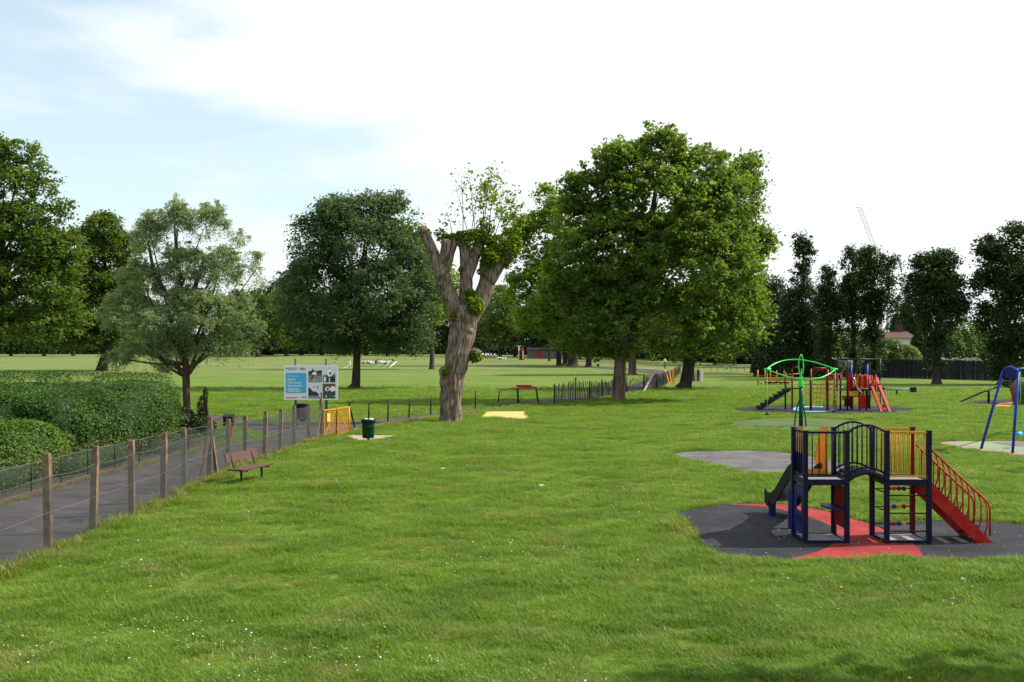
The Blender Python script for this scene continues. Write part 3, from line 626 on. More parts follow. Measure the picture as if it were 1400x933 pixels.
# long dark fence at the right edge of the park: boards one by one
rt = thing('board_fence', 'long tall dark board fence along the right edge of the park behind the columnar trees', 'fence', G(1250,521))
fa, fb = G(1040,513), G(1500,524); fa.y += 3; l = (fb-fa).length; nb = 150; d = (fb-fa).normalized(); ang = math.atan2(d.y, d.x)
bm_ = MB().box((0,0,0), (l/nb*.93,.03,1)).mesh('board', FENCEW)
for i in range(nb):
    p = fa + d*(l*(i+.5)/nb); h_ = 2.0+random.uniform(-.05,.05); inst('board', bm_, rt, Vector((p.x, p.y, h_/2))-rt.location+Vector((0,random.uniform(-.012,.012),0)), (0,0,ang), (1,1,h_))
for z in (.4, 1.6): MB().bar(fa+Vector((0,.05,z)), fb+Vector((0,.05,z)), .05, .09).build('fence_rail', FENCEW, rt)

# ------------------------------------------------------------------ bench by the fence
bo = (G(329,663.8)+G(356.3,657))/2
rt = thing('park_bench', 'brown wooden park bench on black metal legs beside the chain link fence', 'bench', bo)
A = Vector((-7.13, G(0,663.8).y+.02, 0)); u = (Vector((G(356.3,657).x, G(356.3,657).y, 0))-Vector((G(329,663.8).x, G(329,663.8).y, 0))).normalized(); A = Vector((G(329,663.8).x, G(329,663.8).y, 0)) - u*.22
v = Vector((u.y, -u.x, 0)); LN = 1.62
def bp(s_, t_, z): return A + u*s_ + v*t_ + Vector((0,0,z))
for k in range(3): MB().bar(bp(0, -.18+k*.16, .43), bp(LN, -.18+k*.16, .43), .145, .04).build('seat_slat', WOODB, rt)
MB().bar(bp(0, -.33, .73), bp(LN, -.33, .73), .03, .24, up=(v*-.25+Vector((0,0,1)))).build('backrest', WOODB, rt)
for s_ in (.25, LN-.3):
    f = MB(); f.bar(bp(s_, 0, -.02), bp(s_, 0, .40), .05); f.bar(bp(s_, -.25, .39), bp(s_, .2, .39), .045); f.bar(bp(s_, -.2, .39), bp(s_, -.355, .84), .045, .02); f.build('leg', BLACKM, rt)

# ------------------------------------------------------------------ bins
b0 = G(503.5,602.5); rt = thing('litter_bin', 'round dark green litter bin standing on a concrete pad beside the yellow gate', 'bin', b0)
mb = MB(); mb.lathe(b0, [(.20,.10),(.235,.13),(.245,.66),(.255,.68),(.255,.72),(.22,.72),(.22,.4),(.0,.4)], 24); mb.build('bin_body', BIN_G, rt)
for z in (.55, .68): MB().lathe(b0, [(.256,z),(.268,z+.005),(.268,z+.025),(.256,z+.03)], 24).build('band', DGREEN, rt)
MB().lathe(b0, [(.25,.72),(.285,.725),(.285,.80),(.26,.84),(.17,.85),(.17,.80),(.0,.78)], 24).build('bin_rim', BLACKP, rt)
MB().lathe(b0, [(.05,0),(.05,.1),(.12,.1),(.12,.11)], 10).build('pedestal', BLACKM, rt)
mb = MB(); mb.ball(b0+Vector((.12,-.1,.83)), .10, 9, (1.2,.8,.5)); mb.ball(b0+Vector((-.1,.02,.84)), .07, 8, (1,1,.5)); tag(mb.build('rubbish', WHITEP), 'pale crumpled litter poking out of the round dark green bin', 'rubbish')
# red fronted bin on the path
b0 = G(312.5,600); rt = thing('dog_waste_bin', 'small black bin with a red and white front standing beyond the fence by the path', 'bin', b0)
MB().box(b0+Vector((0,0,.66)), (.34,.34,.34)).build('bin_body', BLACKP, rt)
mb = MB(); mb.prism([b0+Vector((-.20,-.20,.84)), b0+Vector((.20,-.20,.84)), b0+Vector((.20,.20,.93)), b0+Vector((-.20,.20,.93))], (0,0,.05)); mb.build('lid', BLACKP, rt)
MB().box(b0+Vector((.05,0,.25)), (.22,.26,.5)).build('base', REDP, rt); MB().box(b0+Vector((.07,-.135,.40)), (.10,.02,.24)).build('label_plate', WHITE, rt); MB().box(b0+Vector((.08,-.135,.16)), (.07,.02,.05)).build('badge', WHITE, rt)

# ------------------------------------------------------------------ notice board
yb = 586; rt = thing('notice_board', 'large white park notice board with cyan panel and four sports photographs', 'sign', G(425,yb))
for x in (404.5, 446.5):
    a, b = P(x, 490.5, yb), G(x, yb); MB().tube([(b.x, b.y, -.1), (a.x, b.y, a.z)], .065, 10).build('post', mat('grey_post', (.07,.085,.08), rough=.5), rt)
TL, TR, BL, BR = P(389,499.5,yb), P(462.5,499.5,yb), P(390,547,yb), P(462.5,546,yb); y0 = TL.y-.13; w_, h_ = TR.x-TL.x, TL.z-BL.z; x0, z0 = TL.x, BL.z
MB().box((x0+w_/2, y0+.02, z0+h_/2), (w_, .03, h_)).build('panel', WHITE, rt)
for q in (.22, .78): MB().box((x0+w_/2, y0+.055, z0+h_*q), (w_*.96, .03, .06)).build('back_rail', WIREM, rt)
def bx_(u0, v0, u1, v1, m, name, d=0): MB().box((x0+w_*(u0+u1)/2, y0-.001-.002*d, z0+h_*(1-(v0+v1)/2)), (w_*(u1-u0), .008, h_*(v1-v0))).build(name, m, rt)
mbr = MB(); cx0, cx1, cy0, cy1, rr = .035, .415, .22, .80, .02
pts = []
for (cx, cy, a0) in ((cx1-rr, cy0+rr*1.5, 90), (cx0+rr, cy0+rr*1.5, 180), (cx0+rr, cy1-rr*1.5, 270), (cx1-rr, cy1-rr*1.5, 0)):
    for k in range(5):
        a = R({90:90,180:180,270:270,0:360}[a0] - 90 + k*22.5 + (0)); pts.append((x0+w_*(cx+rr*math.cos(a)), y0+.003, z0+h_*(1-cy)+w_*rr*math.sin(a)))
pts = [(x0+w_*cx0, y0+.003, z0+h_*(1-cy1)+.04), (x0+w_*cx0+.04, y0+.003, z0+h_*(1-cy1)), (x0+w_*cx1-.04, y0+.003, z0+h_*(1-cy1)), (x0+w_*cx1, y0+.003, z0+h_*(1-cy1)+.04), (x0+w_*cx1, y0+.003, z0+h_*(1-cy0)-.04), (x0+w_*cx1-.04, y0+.003, z0+h_*(1-cy0)), (x0+w_*cx0+.04, y0+.003, z0+h_*(1-cy0)), (x0+w_*cx0, y0+.003, z0+h_*(1-cy0)-.04)]
mbr.prism(pts, (0,-.006,0)); mbr.build('cyan_panel', CYAN, rt)
def text(s_, u, v_, size, m, name='lettering'):
    cu = bpy.data.curves.new(name, 'FONT'); cu.body = s_; cu.size = size; cu.extrude = .001; cu.offset = .0025 if size > .1 else .001
    o = bpy.data.objects.new('tmp', cu); link(o); me = bpy.data.meshes.new_from_object(o.evaluated_get(bpy.context.evaluated_depsgraph_get())); bpy.data.objects.remove(o)
    me.name = name; me.materials.clear(); me.materials.append(m); me.transform(Matrix.Rotation(R(90), 4, 'X')); q = bpy.data.objects.new(name, me); link(q); q.parent = rt
    q.location = Vector((x0+w_*u, y0-.006, z0+h_*(1-v_))) - rt.location; return q
text('Welcome to', .07, .325, .085, WHITE)
for k, s_ in enumerate(('South', 'Norwood', 'Recreation', 'Ground')): text(s_, .065, .435+.092*k, .155, WHITE)
INK = mat('grey_ink', (.14,.16,.18)); INKR = mat('red_ink', (.5,.16,.15)); INKB = mat('blue_ink', (.05,.16,.33))
random.seed(3)
def dash(u0, u1, v_, m, th=.02):       # lines of print too small to read
    u = u0
    while u < u1: 
        l_ = random.uniform(.015, .045); bx_(u, v_, min(u+l_, u1), v_+th, m, 'small_print', 2); u += l_+.010
dash(.07, .33, .70, WHITE, .022); dash(.07, .30, .745, WHITE, .022)
bx_(.035, .07, .062, .115, INKB, 'crest', 1); dash(.075, .25, .07, INKB, .022); dash(.08, .24, .12, INK, .018); dash(.30, .40, .07, INK, .04); dash(.30, .40, .12, INK, .02)
dash(.04, .23, .915, INKR, .03); dash(.24, .27, .915, INK, .025); dash(.33, .42, .90, INK, .03)
pm = {k: mat('print_'+k, c) for k, c in dict(sky=(.62,.68,.70), trees=(.02,.035,.015), tarmac=(.24,.24,.25), grass=(.10,.16,.05), white=(.8,.8,.82), dark=(.03,.035,.06), brown=(.13,.09,.045), skin=(.4,.22,.15), dgreen=(.04,.10,.05)).items()}
def photo(u0, v0, u1, v1, shapes):
    for i, (pts_, c) in enumerate(shapes):
        mb = MB(); mb.prism([(x0+w_*(u0+(u1-u0)*a), y0-.005-.0015*i, z0+h_*(1-(v0+(v1-v0)*b))) for a, b in pts_], (0,.002,0)); mb.build('photo_print' if i == 0 else 'printed_shape', pm[c], rt)
sq = [(0,0),(1,0),(1,1),(0,1)]
def blob(cx, cy, rx, ry, k=9): return [(cx+rx*math.cos(i*6.283/k), cy+ry*math.sin(i*6.283/k)) for i in range(k)]
photo(.455,.06,.705,.49, [(sq,'sky'),([(0,.28),(.25,.22),(.32,.05),(.42,.24),(1,.2),(1,.5),(0,.5)],'trees'),([(0,.42),(1,.4),(1,.6),(0,.62)],'grass'),([(0,.6),(1,.58),(1,1),(0,1)],'tarmac'),(blob(.45,.42,.17,.12),'white'),(blob(.62,.27,.07,.07),'skin'),([(.36,.5),(.46,.5),(.25,.8),(.16,.78)],'dark'),([(.45,.5),(.55,.5),(.5,.8),(.42,.8)],'skin'),(blob(.45,.86,.06,.04),'white')])
photo(.72,.06,.955,.49, [(sq,'sky'),([(0,.55),(.3,.48),(.6,.62),(1,.4),(1,1),(0,1)],'grass'),([(.3,1),(.36,.66),(.95,.62),(1,1)],'dark'),(blob(.55,.38,.2,.26),'white'),(blob(.6,.4,.08,.1),'dark'),(blob(.52,.06,.05,.05),'skin'),(blob(.17,.8,.09,.18),'white'),([(.5,.7),(.58,.7),(.56,1),(.5,1)],'white')])
photo(.455,.53,.705,.955, [(sq,'sky'),([(0,.25),(.15,.3),(.3,.5),(.6,.55),(.75,.7),(1,.6),(1,.85),(0,.85)],'dark'),([(0,.82),(1,.8),(1,1),(0,1)],'tarmac'),(blob(.42,.22,.04,.06),'dark'),([(.65,.15),(.75,.15),(.72,.32),(.68,.4)],'dark'),(blob(.85,.78,.07,.1),'white')])
photo(.72,.53,.955,.955, [(sq,'brown'),([(0,.6),(1,.58),(1,1),(0,1)],'dgreen'),(blob(.38,.36,.19,.16),'white'),(blob(.8,.36,.22,.2),'white'),(blob(.4,.36,.08,.1),'dark'),([(.3,.5),(.4,.5),(.1,.75),(.05,.7)],'dark'),([(.4,.48),(.5,.5),(.6,.8),(.52,.82)],'dark'),([(.78,.5),(.95,.5),(.95,.82),(.82,.82)],'dark'),(blob(.28,.85,.06,.06),'white'),(blob(.92,.83,.05,.04),'white')])
# hanging basket bin on the left post
b0 = P(414.5,577,yb-1); rt = thing('wire_basket_bin', 'black slatted basket bin hanging beside the left post under the notice board', 'bin', (b0.x, b0.y-.1, 0))
c = Vector((b0.x, b0.y-.12, b0.z)); n_ = 22
MB().lathe(c, [(.04,.0),(.12,.02),(.27,.22),(.30,.24),(.31,.80),(.29,.80),(.27,.26),(.0,.06)], 18).build('liner', BLACKP, rt)
for k in range(n_):
    a = 2*math.pi*k/n_; MB().bar(c+Vector((.318*math.cos(a), .318*math.sin(a), .2)), c+Vector((.33*math.cos(a), .33*math.sin(a), .81)), .03, .008, up=(math.cos(a), math.sin(a), 0)).build('slat', BLACKM, rt)
MB().lathe(c, [(.32,.80),(.345,.80),(.345,.84),(.32,.84)], 22).build('hoop', BLACKM, rt); MB().bar(c+Vector((-.25,.05,.55)), P(404.5,577,yb)+Vector((0,-.06,.55)), .04).build('bracket', BLACKM, rt)

# ------------------------------------------------------------------ yellow gate
rt = thing('yellow_gate', 'bright yellow two-leaf mesh gate with diagonal braces at the end of the fence', 'gate', G(460,598))
def leaf(pA, pB, hA, hB, nm, flip):
    f = MB(); a0, b0 = Vector(pA), Vector(pB); a1, b1 = a0+Vector((0,0,hA)), b0+Vector((0,0,hB)); a0z, b0z = a0+Vector((0,0,.07)), b0+Vector((0,0,.07))
    for x, y in ((a0z,a1),(b0z,b1),(a1,b1),(a0z,b0z)): MB().bar(x, y, .05).build('gate_rail', YEL, rt)
    MB().bar(*((a0z,b1) if flip else (a1,b0z)), .035).build('brace', YEL, rt)
    m_ = MB(); n_ = 9
    for k in range(1, n_): m_.tube([a0z.lerp(b0z, k/n_), a1.lerp(b1, k/n_)], .006, 3, cap=False)
    for k in range(1, 22): m_.tube([a0z.lerp(a1, k/22), b0z.lerp(b1, k/22)], .006, 3, cap=False)
    m_.build('mesh_infill', YEL, rt)
a, b, c_ = G(442.5,599.4), G(460,597.6), G(477,593); leaf(a, b, 1.12, 1.14, 'l', True); leaf(b+Vector((.02,0,0)), c_, 1.16, 1.13, 'r', False)
for t_ in (.28, .85): MB().box(Vector(b)+Vector((.02,-.02,1.1*t_)), (.11,.08,.07)).build('hinge', YEL, rt)
MB().box(Vector(a).lerp(b, .4)+Vector((0,-.035,.82)), (.17,.012,.34), rz=math.atan2(b.y-a.y, b.x-a.x)).build('notice', mat('notice_sheet', (.75,.45,.16)), rt)
MB().tube([c_, c_+Vector((0,0,1.15))], .05, 8).build('gate_post', YEL, rt)

# ------------------------------------------------------------------ red bench on dark legs by the far path
yb = 550.5; rt = thing('red_bench', 'red plank bench on tall dark legs beside the far path, right of the pollarded tree', 'bench', G(716,yb))
s_ = S(yb); yy = F*s_
MB().bar((P(698,531.5,yb).x, yy-.15, P(0,531.5,yb).z), (P(734,530,yb).x, yy+.1, P(0,529.5,yb).z), .32, .07).build('seat', REDP, rt)
MB().bar((P(706,528,yb).x, yy+.12, P(0,528.3,yb).z), (P(727,527.5,yb).x, yy+.16, P(0,528.0,yb).z), .05, .14).build('backrest', REDP, rt)
MB().bar(G(707.5,yb), P(707,531,yb), .06).build('leg', BLACKM, rt); MB().bar(G(735.5,yb+.5), P(732.5,531,yb), .06).build('leg', BLACKM, rt)
# ------------------------------------------------------------------ the twin-tower climbing unit with arched bridge, slide and stairs
XA, XB, XC, XD = 5.58, 6.37, 7.13, 7.93; YF, YB = 19.48, 20.28
rt = thing('play_tower', 'two-deck play tower with arched blue bridge, yellow barriers and red stairs on dark rubber', 'climbing frame', ((XB+XC)/2, YF, 0))
O = rt.location
DZ, TZ = 1.20, 2.13
def post(x, y, m=NAVY, top=TZ, wd=.085): return MB().box((x, y, top/2), (wd, wd, top)).build('post', m, rt)
for x, y in ((XA,YB),(XA,YF),(XB,YF),(XB,YB),(XC,YF),(XC,YB),(XD,YF),(XD,YB)):
    post(x, y, DRED if (x, y) == (XD, YB) else NAVY); MB().box((x, y, TZ+.009), (.095,.095,.02)).build('post_cap', BLACKP, rt)
for x0_, x1_ in ((XA,XB),(XC,XD)):
    MB().box(((x0_+x1_)/2, (YF+YB)/2, DZ-.02), (x1_-x0_-.09, YB-YF-.09, .035)).build('deck', DECK, rt)
    for y in (YF, YB): MB().box(((x0_+x1_)/2, y, DZ-.04), (x1_-x0_-.087, .05, .11)).build('deck_edge', NAVY, rt); MB().box(((x0_+x1_)/2, y, .03), (x1_-x0_-.087, .05, .06)).build('ground_rail', NAVY, rt)
    for x in (x0_, x1_): MB().box((x, (YF+YB)/2, DZ-.04), (.05, YB-YF-.087, .11)).build('deck_edge', NAVY, rt); MB().box((x, (YF+YB)/2, .03), (.05, YB-YF-.087, .06)).build('ground_rail', NAVY, rt)
    MB().box(((x0_+x1_)/2, (YF+YB)/2, .035), (x1_-x0_-.09, YB-YF-.09, .02)).build('floor_panel', mat('floor_plate', (.27,.27,.28), (.2,.2,.21), 8, .7), rt)
barc = {}
def barrier(a, b, n, m, zb=DZ+.08, zt=TZ-.02, rail=.042, r=.0125):
    a, b = Vector(a), Vector(b); d = (b-a).normalized()
    MB().bar(a+d*.045+Vector((0,0,zt)), b-d*.045+Vector((0,0,zt)), rail).build('top_rail', m, rt); MB().bar(a+d*.045+Vector((0,0,zb)), b-d*.045+Vector((0,0,zb)), rail*.8).build('bottom_rail', m, rt)
    key = (m.name, round(zt-zb, 3), r)
    if key not in barc: barc[key] = MB().tube([(0,0,0), (0,0,zt-zb)], r, 6).mesh('bar', m)
    for k in range(1, n+1):
        p = a.lerp(b, k/(n+1)); inst('bar', barc[key], rt, p+Vector((0,0,zb))-O)
barrier((XA,YF,0), (XB,YF,0), 5, NAVY); barrier((XA,YF,0), (XA,YB,0), 5, NAVY)
barrier((XC,YF,0), (XD,YF,0), 8, YEL); barrier((XC,YB,0), (XD,YB,0), 8, YEL)
MB().box((XA+.03, (YF+YB)/2, DZ+.28), (.02, YB-YF-.1, .40)).build('side_panel', NAVYB, rt)
# arched bridge
def arc(z0, rise, n=13, x0_=XB, x1_=XC, y=YF): return [Vector((x0_+(x1_-x0_)*i/(n-1), y, z0+rise*(1-(2*i/(n-1)-1)**2))) for i in range(n)]
for y in (YF, YB):
    for z0_, rs, nm, r in ((TZ-.03,.15,'arched_handrail',.022),(DZ+.10,.14,'arched_lower_rail',.020)):
        MB().tube(arc(z0_, rs, y=y), r, 8).build(nm, NAVY, rt)
    MB().tube(arc(DZ-.03, .17, y=y-.0), .035, 6).build('bridge_side_beam', NAVY, rt)
    for k in range(1, 8):
        t_ = 2*k/8-1; x = XB+(XC-XB)*k/8; q = 1-t_*t_; MB().tube([(x,y,DZ+.10+.14*q), (x,y,TZ-.03+.15*q)], .010, 6).build('bar', NAVY, rt)
for k in range(9):
    x = XB+.07+(XC-XB-.14)*k/8; t_ = 2*(x-XB)/(XC-XB)-1; z = DZ-.02+.17*(1-t_*t_); mb = MB(); mb.tube([(x, YF+.04, z), (x, YB-.04, z)], .047, 8); mb.build('bridge_roller', TYRE, rt)
# slide behind the left deck, running away from the camera
def slidez(t): return DZ+.02 if t < .12 else (DZ+.02-(DZ-.30)*(lambda q: q*q*(3-2*q))((t-.12)/.88))
SL = 2.75; n_ = 22; sp = [(YB+.04+SL*i/n_, slidez(min(1, i/n_*1.12))) for i in range(n_+1)]; xl, xr = XA+.14, XB-.14
sp = [(y, z + (.0 if i < n_-2 else .03*(i-n_+2))) for i, (y, z) in enumerate(sp)]
mb = MB(); vs = [(x, y, z) for y, z in sp for x in (xl, xr)]; mb.add(vs, [(2*i, 2*i+1, 2*i+3, 2*i+2) for i in range(n_)], True); mb.add([(x, y, z-.02) for y, z in sp for x in (xl, xr)], [(2*i+2, 2*i+3, 2*i+1, 2*i) for i in range(n_)], True); mb.build('slide_bed', STEEL, rt)
for x in (xl-.02, xr+.02):
    for i0, i1, m_, nm in ((0, 2, ORG, 'orange_slide_side'), (2, n_, mat('slide_side', (.010,.010,.014), (.02,.018,.018), 4, .6, spec=.12), 'slide_side')):  # backlit shade of the chute is put into its near-black sides
        mb = MB(); top = [(x, y, z+.17) for y, z in sp[i0:i1+1]]; bot = [(x, y, z-.14) for y, z in sp[i0:i1+1]]; vs = []
        for dx in (-.015, .015): vs += [(p[0]+dx, p[1], p[2]) for p in top] + [(p[0]+dx, p[1], p[2]) for p in bot]
        k_ = i1-i0+1; fs = []
        for i in range(k_-1): fs += [(i, i+1, k_+i+1, k_+i), (2*k_+i, 3*k_+i, 3*k_+i+1, 2*k_+i+1), (i, 2*k_+i, 2*k_+i+1, i+1), (k_+i, k_+i+1, 3*k_+i+1, 3*k_+i)]
        fs += [(0, k_, 3*k_, 2*k_), (k_-1, 3*k_-1, 4*k_-1, 2*k_-1)]; mb.add(vs, fs); mb.build(nm, m_, rt)
for x, s_ in ((XA+.17, 1), (XB-.13, -1)):    # tall orange panels guarding the slide entrance
    poly = [(x, YB+.03, DZ+.02), (x, YB+.75, DZ+.02), (x, YB+.82, DZ+.18), (x, YB+.62, DZ+.55), (x, YB+.36, TZ-.03), (x, YB+.03, TZ-.01)]
    MB().prism(poly, (.03, 0, 0)).build('slide_guard', ORG, rt)
    MB().tube([(x+.015, YB+.85, DZ+.2), (x+.015, YB+.64, DZ+.57), (x+.015, YB+.37, TZ-.02), (x+.015, YB+.03, TZ+.01)], .022, 6).build('guard_edge', YEL, rt)
MB().box(((XA+XB)/2, YB+.05, DZ+.06), (XB-XA-.2, .03, .10)).build('slide_threshold', ORG, rt)
for y, z in ((YB+2.35, .30), (YB+.75, .78)): MB().box((xl+.03, y, z/2), (.13,.13,z)).build('slide_support', NAVYB, rt)
MB().box((xr-.03, YB+2.35, .15), (.13,.13,.30)).build('slide_support', NAVYB, rt)
# playhouse panel with an arched window, left side
px0, px1, z0_, z1_ = YF+.05, YB-.05, .14, 1.04
def panel(x, outer, hole, m, nm):
    mb = MB(); n1 = len(outer); n2 = len(hole)
    import mathutils
    tri = mathutils.geometry.delaunay_2d_cdt([Vector(p) for p in outer+hole], [(i, (i+1) % n1) for i in range(n1)] + [(n1+i, n1+(i+1) % n2) for i in range(n2)], [], 0, 1e-5)
    vv, ff = tri[0], tri[2]; hp = poly_np(hole)
    keepf = []
    for f in ff:
        c_ = sum((vv[i] for i in f), Vector((0,0)))/3
        if not pip(np.array([c_.x]), np.array([c_.y]), hp)[0]: keepf.append(f)
    k_ = len(vv); vs = [(x-.012, v[0], v[1]) for v in vv] + [(x+.012, v[0], v[1]) for v in vv]
    fs = [tuple(f) for f in keepf] + [tuple(i+k_ for i in f)[::-1] for f in keepf]
    for base_, n in ((0, n1), (n1, n2)): fs += [(base_+i, base_+(i+1) % n, k_+base_+(i+1) % n, k_+base_+i) for i in range(n)]
    mb.add(vs, fs); return mb.build(nm, m, rt)
hole = [(px0+.2, .56), (px1-.14, .56), (px1-.14, .80)] + [((px0+px1)/2+.03+.18*math.cos(a), .80+.12*math.sin(a)) for a in [R(d_) for d_ in (20,55,90,125,160)]] + [(px0+.2, .80)]
panel(XA, [(px0,z0_),(px1,z0_),(px1,z1_),(px0,z1_)], hole, NAVYB, 'window_panel')
for k in range(4): MB().box((XA-.016, px0+.18+k*.11, .42), (.01,.03,.13)).build('panel_slot', BLACKP, rt)
MB().box((XB, (YF+YB)/2, .66), (.024, YB-YF-.1, .80)).build('counter_panel', REDPAN, rt)
MB().prism([(XB-.02, YF+.12, .62), (XB-.02, YB-.12, .62), (XB-.30, YB-.12, .64), (XB-.38, YF+.4, .64), (XB-.30, YF+.12, .63)], (0,0,.03)).build('counter_shelf', NAVYB, rt)
# abacus on the back side of the right tower and climbing bars at the front
bcol = {'r': mat('bead_red', (.38,.02,.015), rough=.35), 'o': mat('bead_orange', (.70,.22,.02), rough=.35), 'y': mat('bead_yellow', (.75,.48,.05), rough=.35), 'b': mat('bead_blue', (.02,.04,.30), rough=.35)}
for z, cols in ((.93,'rorb'), (.575,'obyr'), (.235,'brby')):
    MB().tube([(XC, YB, z), (XD, YB, z)], .011, 6).build('abacus_rod', BLACKM, rt)
    for k, c in enumerate(cols): 
        MB().ball((XC+.335+k*.098, YB, z), .048, 12, (1,1,1)).build('bead', bcol[c], rt)
for z in (.94, .60, .26): MB().tube([(XC+.04, YF, z-.03), (XD-.04, YF, z-.03)], .014, 6).build('climbing_bar', BLACKM, rt)
for z in (.95, .60, .25): MB().tube([(XC, YF+.04, z), (XC, YB-.04, z)], .012, 6).build('climbing_bar', BLACKM, rt)
# red stairs down to the right
x0s, x1s = XD+.02, XD+1.24; zt = DZ-.02
for y, m_ in ((YF+.06, REDP), (YB-.06, REDP)):
    MB().prism([(x0s, y-.02, zt+.02), (x0s, y-.02, zt-.30), (x1s-.32, y-.02, 0.005), (x1s, y-.02, 0.005)], (0,.04,0)).build('stringer', m_, rt)
for k in range(6):
    t_ = (k+.5)/6.3; MB().box((x0s+.05+(x1s-x0s-.1)*t_, (YF+YB)/2, zt-.06-(zt-.05)*t_), (.19, YB-YF-.165, .035)).build('stair_tread', BLACKP, rt)
for y in (YF+.06, YB-.06):
    z_a, z_b = 1.80, .78; xe = x1s-.10
    MB().tube([(XD+.04, y, z_a), (xe, y, z_b), (xe+.05, y, z_b-.12), (xe+.05, y, .12)], .019, 8).build('stair_handrail', REDP, rt)
    for k in range(9):
        t_ = (k+.7)/9.3; x = XD+.05+(xe-XD-.05)*t_; zt_ = z_a+(z_b-z_a)*t_; zb_ = max(.06, zt+.02-(zt+.02)*(x-x0s)/(x1s-x0s)); bow = -.05 if y < YB-.3 else .05
        MB().tube([(x, y, zt_), (x+.03, y, zt_-.07), (x+.045, y+bow, zt_-.18), (x+.045, y+bow, zb_+.14), (x+.01, y, zb_-.02)], .0155, 6).build('baluster', REDP, rt)
# small litter on the surfacing
for x, y, m_, lb, nm in ((1210,744,BARKR,'small brown scrap lying on the red swirl before the right deck','litter'),(1080,735,BARKR,'small reddish brown scrap lying on dark rubber beside the left deck','litter'),(1317,796,WHITEP,'pale crumpled scrap in the grass below the red stairs','litter'),(606,643,WHITEP,'white scrap lying in the middle of the lawn','litter'),(741,666,WHITEP,'small white scrap on the lawn left of the play tower','litter'),(857,581,WHITEP,'white scrap in the grass below the broad plane tree','litter'),(1020,553,WHITEP,'white scrap on grass right of the red climbing frame','litter')):
    if x == 1020: x = 1220
    p = G(x, y); mb = MB(); rr = .05 if y > 700 else .09
    mb.prism([p+Vector((rr*math.cos(a)*random.uniform(.6,1.2), rr*math.sin(a)*random.uniform(.5,1.1), .03+random.uniform(0,.03))) for a in (0,1,2.2,3.3,4.2,5.3)], (0,0,.012)); tag(mb.build(nm, m_), lb, 'litter')

# ------------------------------------------------------------------ the green rotor with hanging ropes
yb = 583; c = G(1095,yb); rt = thing('rope_spinner', 'bright green lens-shaped spinner ring on a dark green mast with two hanging rope seats', 'play equipment', c)
MB().tube([c+Vector((0,0,z)) for z in (-.05,.9,1.85)], .092, 14).build('mast', DGREEN, rt)
MB().tube([c+Vector((0,0,z)) for z in (1.80,1.84,2.0,2.12,2.4,2.5)], [.115,.12,.10,.08,.06,.03], 14).build('hub', LGREEN, rt)
for s_ in (-1, 1):
    MB().tube([c+Vector((s_*x, -.02, z)) for x, z in ((.02,2.3),(.085,2.5),(.115,2.75),(.10,3.0),(.05,3.2),(.0,3.30))], [.034,.034,.03,.028,.028,.03], 8).build('hub_fork', LGREEN, rt)
    MB().tube([c+Vector((s_*x, .1, z)) for x, z in ((.05,1.2),(.13,.95),(.22,.5),(.27,-.03))], .032, 8).build('curved_leg', DGREEN, rt)
RR = 1.58
for sgn, nm in ((1,'rear'), (-1,'front')):
    pts = []
    for i in range(25):
        t_ = -1+2*i/24; q = (1-t_*t_); pts.append(c+Vector((RR*t_, sgn*1.05*q, 2.62+sgn*.43*q)))
    MB().tube(pts, .029, 8).build('ring_arc', LGREEN, rt)
for s_ in (-1, 1):
    tip = c+Vector((s_*RR, 0, 2.62)); MB().tube([tip-Vector((s_*.2,0,0)), tip, tip+Vector((s_*.14,0,.0))], [.07,.06,.02], 8).build('ring_tip', LGREEN, rt)
    lowz = .6 if s_ < 0 else .72; st = tip+Vector((-s_*.02,-.05,0)); MB().tube([st, Vector((st.x, st.y, lowz))], .013, 6).build('hanging_rope', ROPE, rt)
    MB().lathe(Vector((st.x, st.y, lowz-.06)), [(.02,.14),(.06,.05),(.135,.03),(.14,.0),(.06,-.02)], 14).build('rope_seat', BLACKP, rt)

# ------------------------------------------------------------------ large red climbing frame behind
yb = 560; s0 = S(yb); c = G(1140,yb); rt = thing('red_climbing_frame', 'large red and orange climbing frame with nets, steps, slide and ladder on dark surfacing', 'climbing frame', c)
def q3(x, y, dy=0.0): p = P(x, y, yb); return Vector((p.x*(1+dy/p.y)**0, p.y+dy, p.z))
def pole(x, yt, m, dy=0.0, ybt=None, wd=.11): a = q3(x, ybt or 561, dy); a.z = 0 if ybt is None else a.z; b = q3(x, yt, dy); return MB().tube([(b.x, b.y, a.z), b], wd/2, 8).build('post', m, rt)
for x, yt, m_, dy in ((1075,509,NAVY,.2),(1080.5,503,DRED,-.4),(1101.5,504,DRED,-1.0),(1121,504,DRED,-1.4),(1103,505,NAVY,1.2),(1146.5,511,DRED,.6),(1149,512,NAVY,0),(1151.5,511,NAVY,-.9),(1165,512,NAVY,0),(1170.5,510,NAVY,-.6),(1177,512,NAVY,-.9),(1183,515,NAVY,.5),(1194,514,NAVY,.6)):
    pole(x, yt, m_, dy, wd=.13 if x in (1121,1101.5) else .10)
pole(1170.6, 499.5, BLUEP, .9, wd=.13); pole(1193, 499.5, BLUEP, .9, wd=.13)
# steps at the left
a, b = q3(1036,559,-.2), q3(1077,532,-.2); MB().bar((a.x, a.y-.3, .05), (b.x, b.y-.3, b.z), .06, .16).build('step_stringer', BLACKM, rt); MB().bar((a.x, a.y+.3, .05), (b.x, b.y+.3, b.z), .06, .16).build('step_stringer', BLACKM, rt)
for k in range(7):
    p = Vector(a).lerp(Vector(b), (k+.3)/7); MB().box((p.x-.02, p.y, p.z+.10), (.30,.66,.09)).build('step', TYRE, rt)
MB().box((q3(1085,0).x, F*s0, 1.22), (.75,.9,.06)).build('small_deck', BLACKM, rt)
MB().box((q3(1172,0).x, F*s0-.2, 1.16), (1.55,1.3,.08)).build('main_deck', BLACKM, rt)
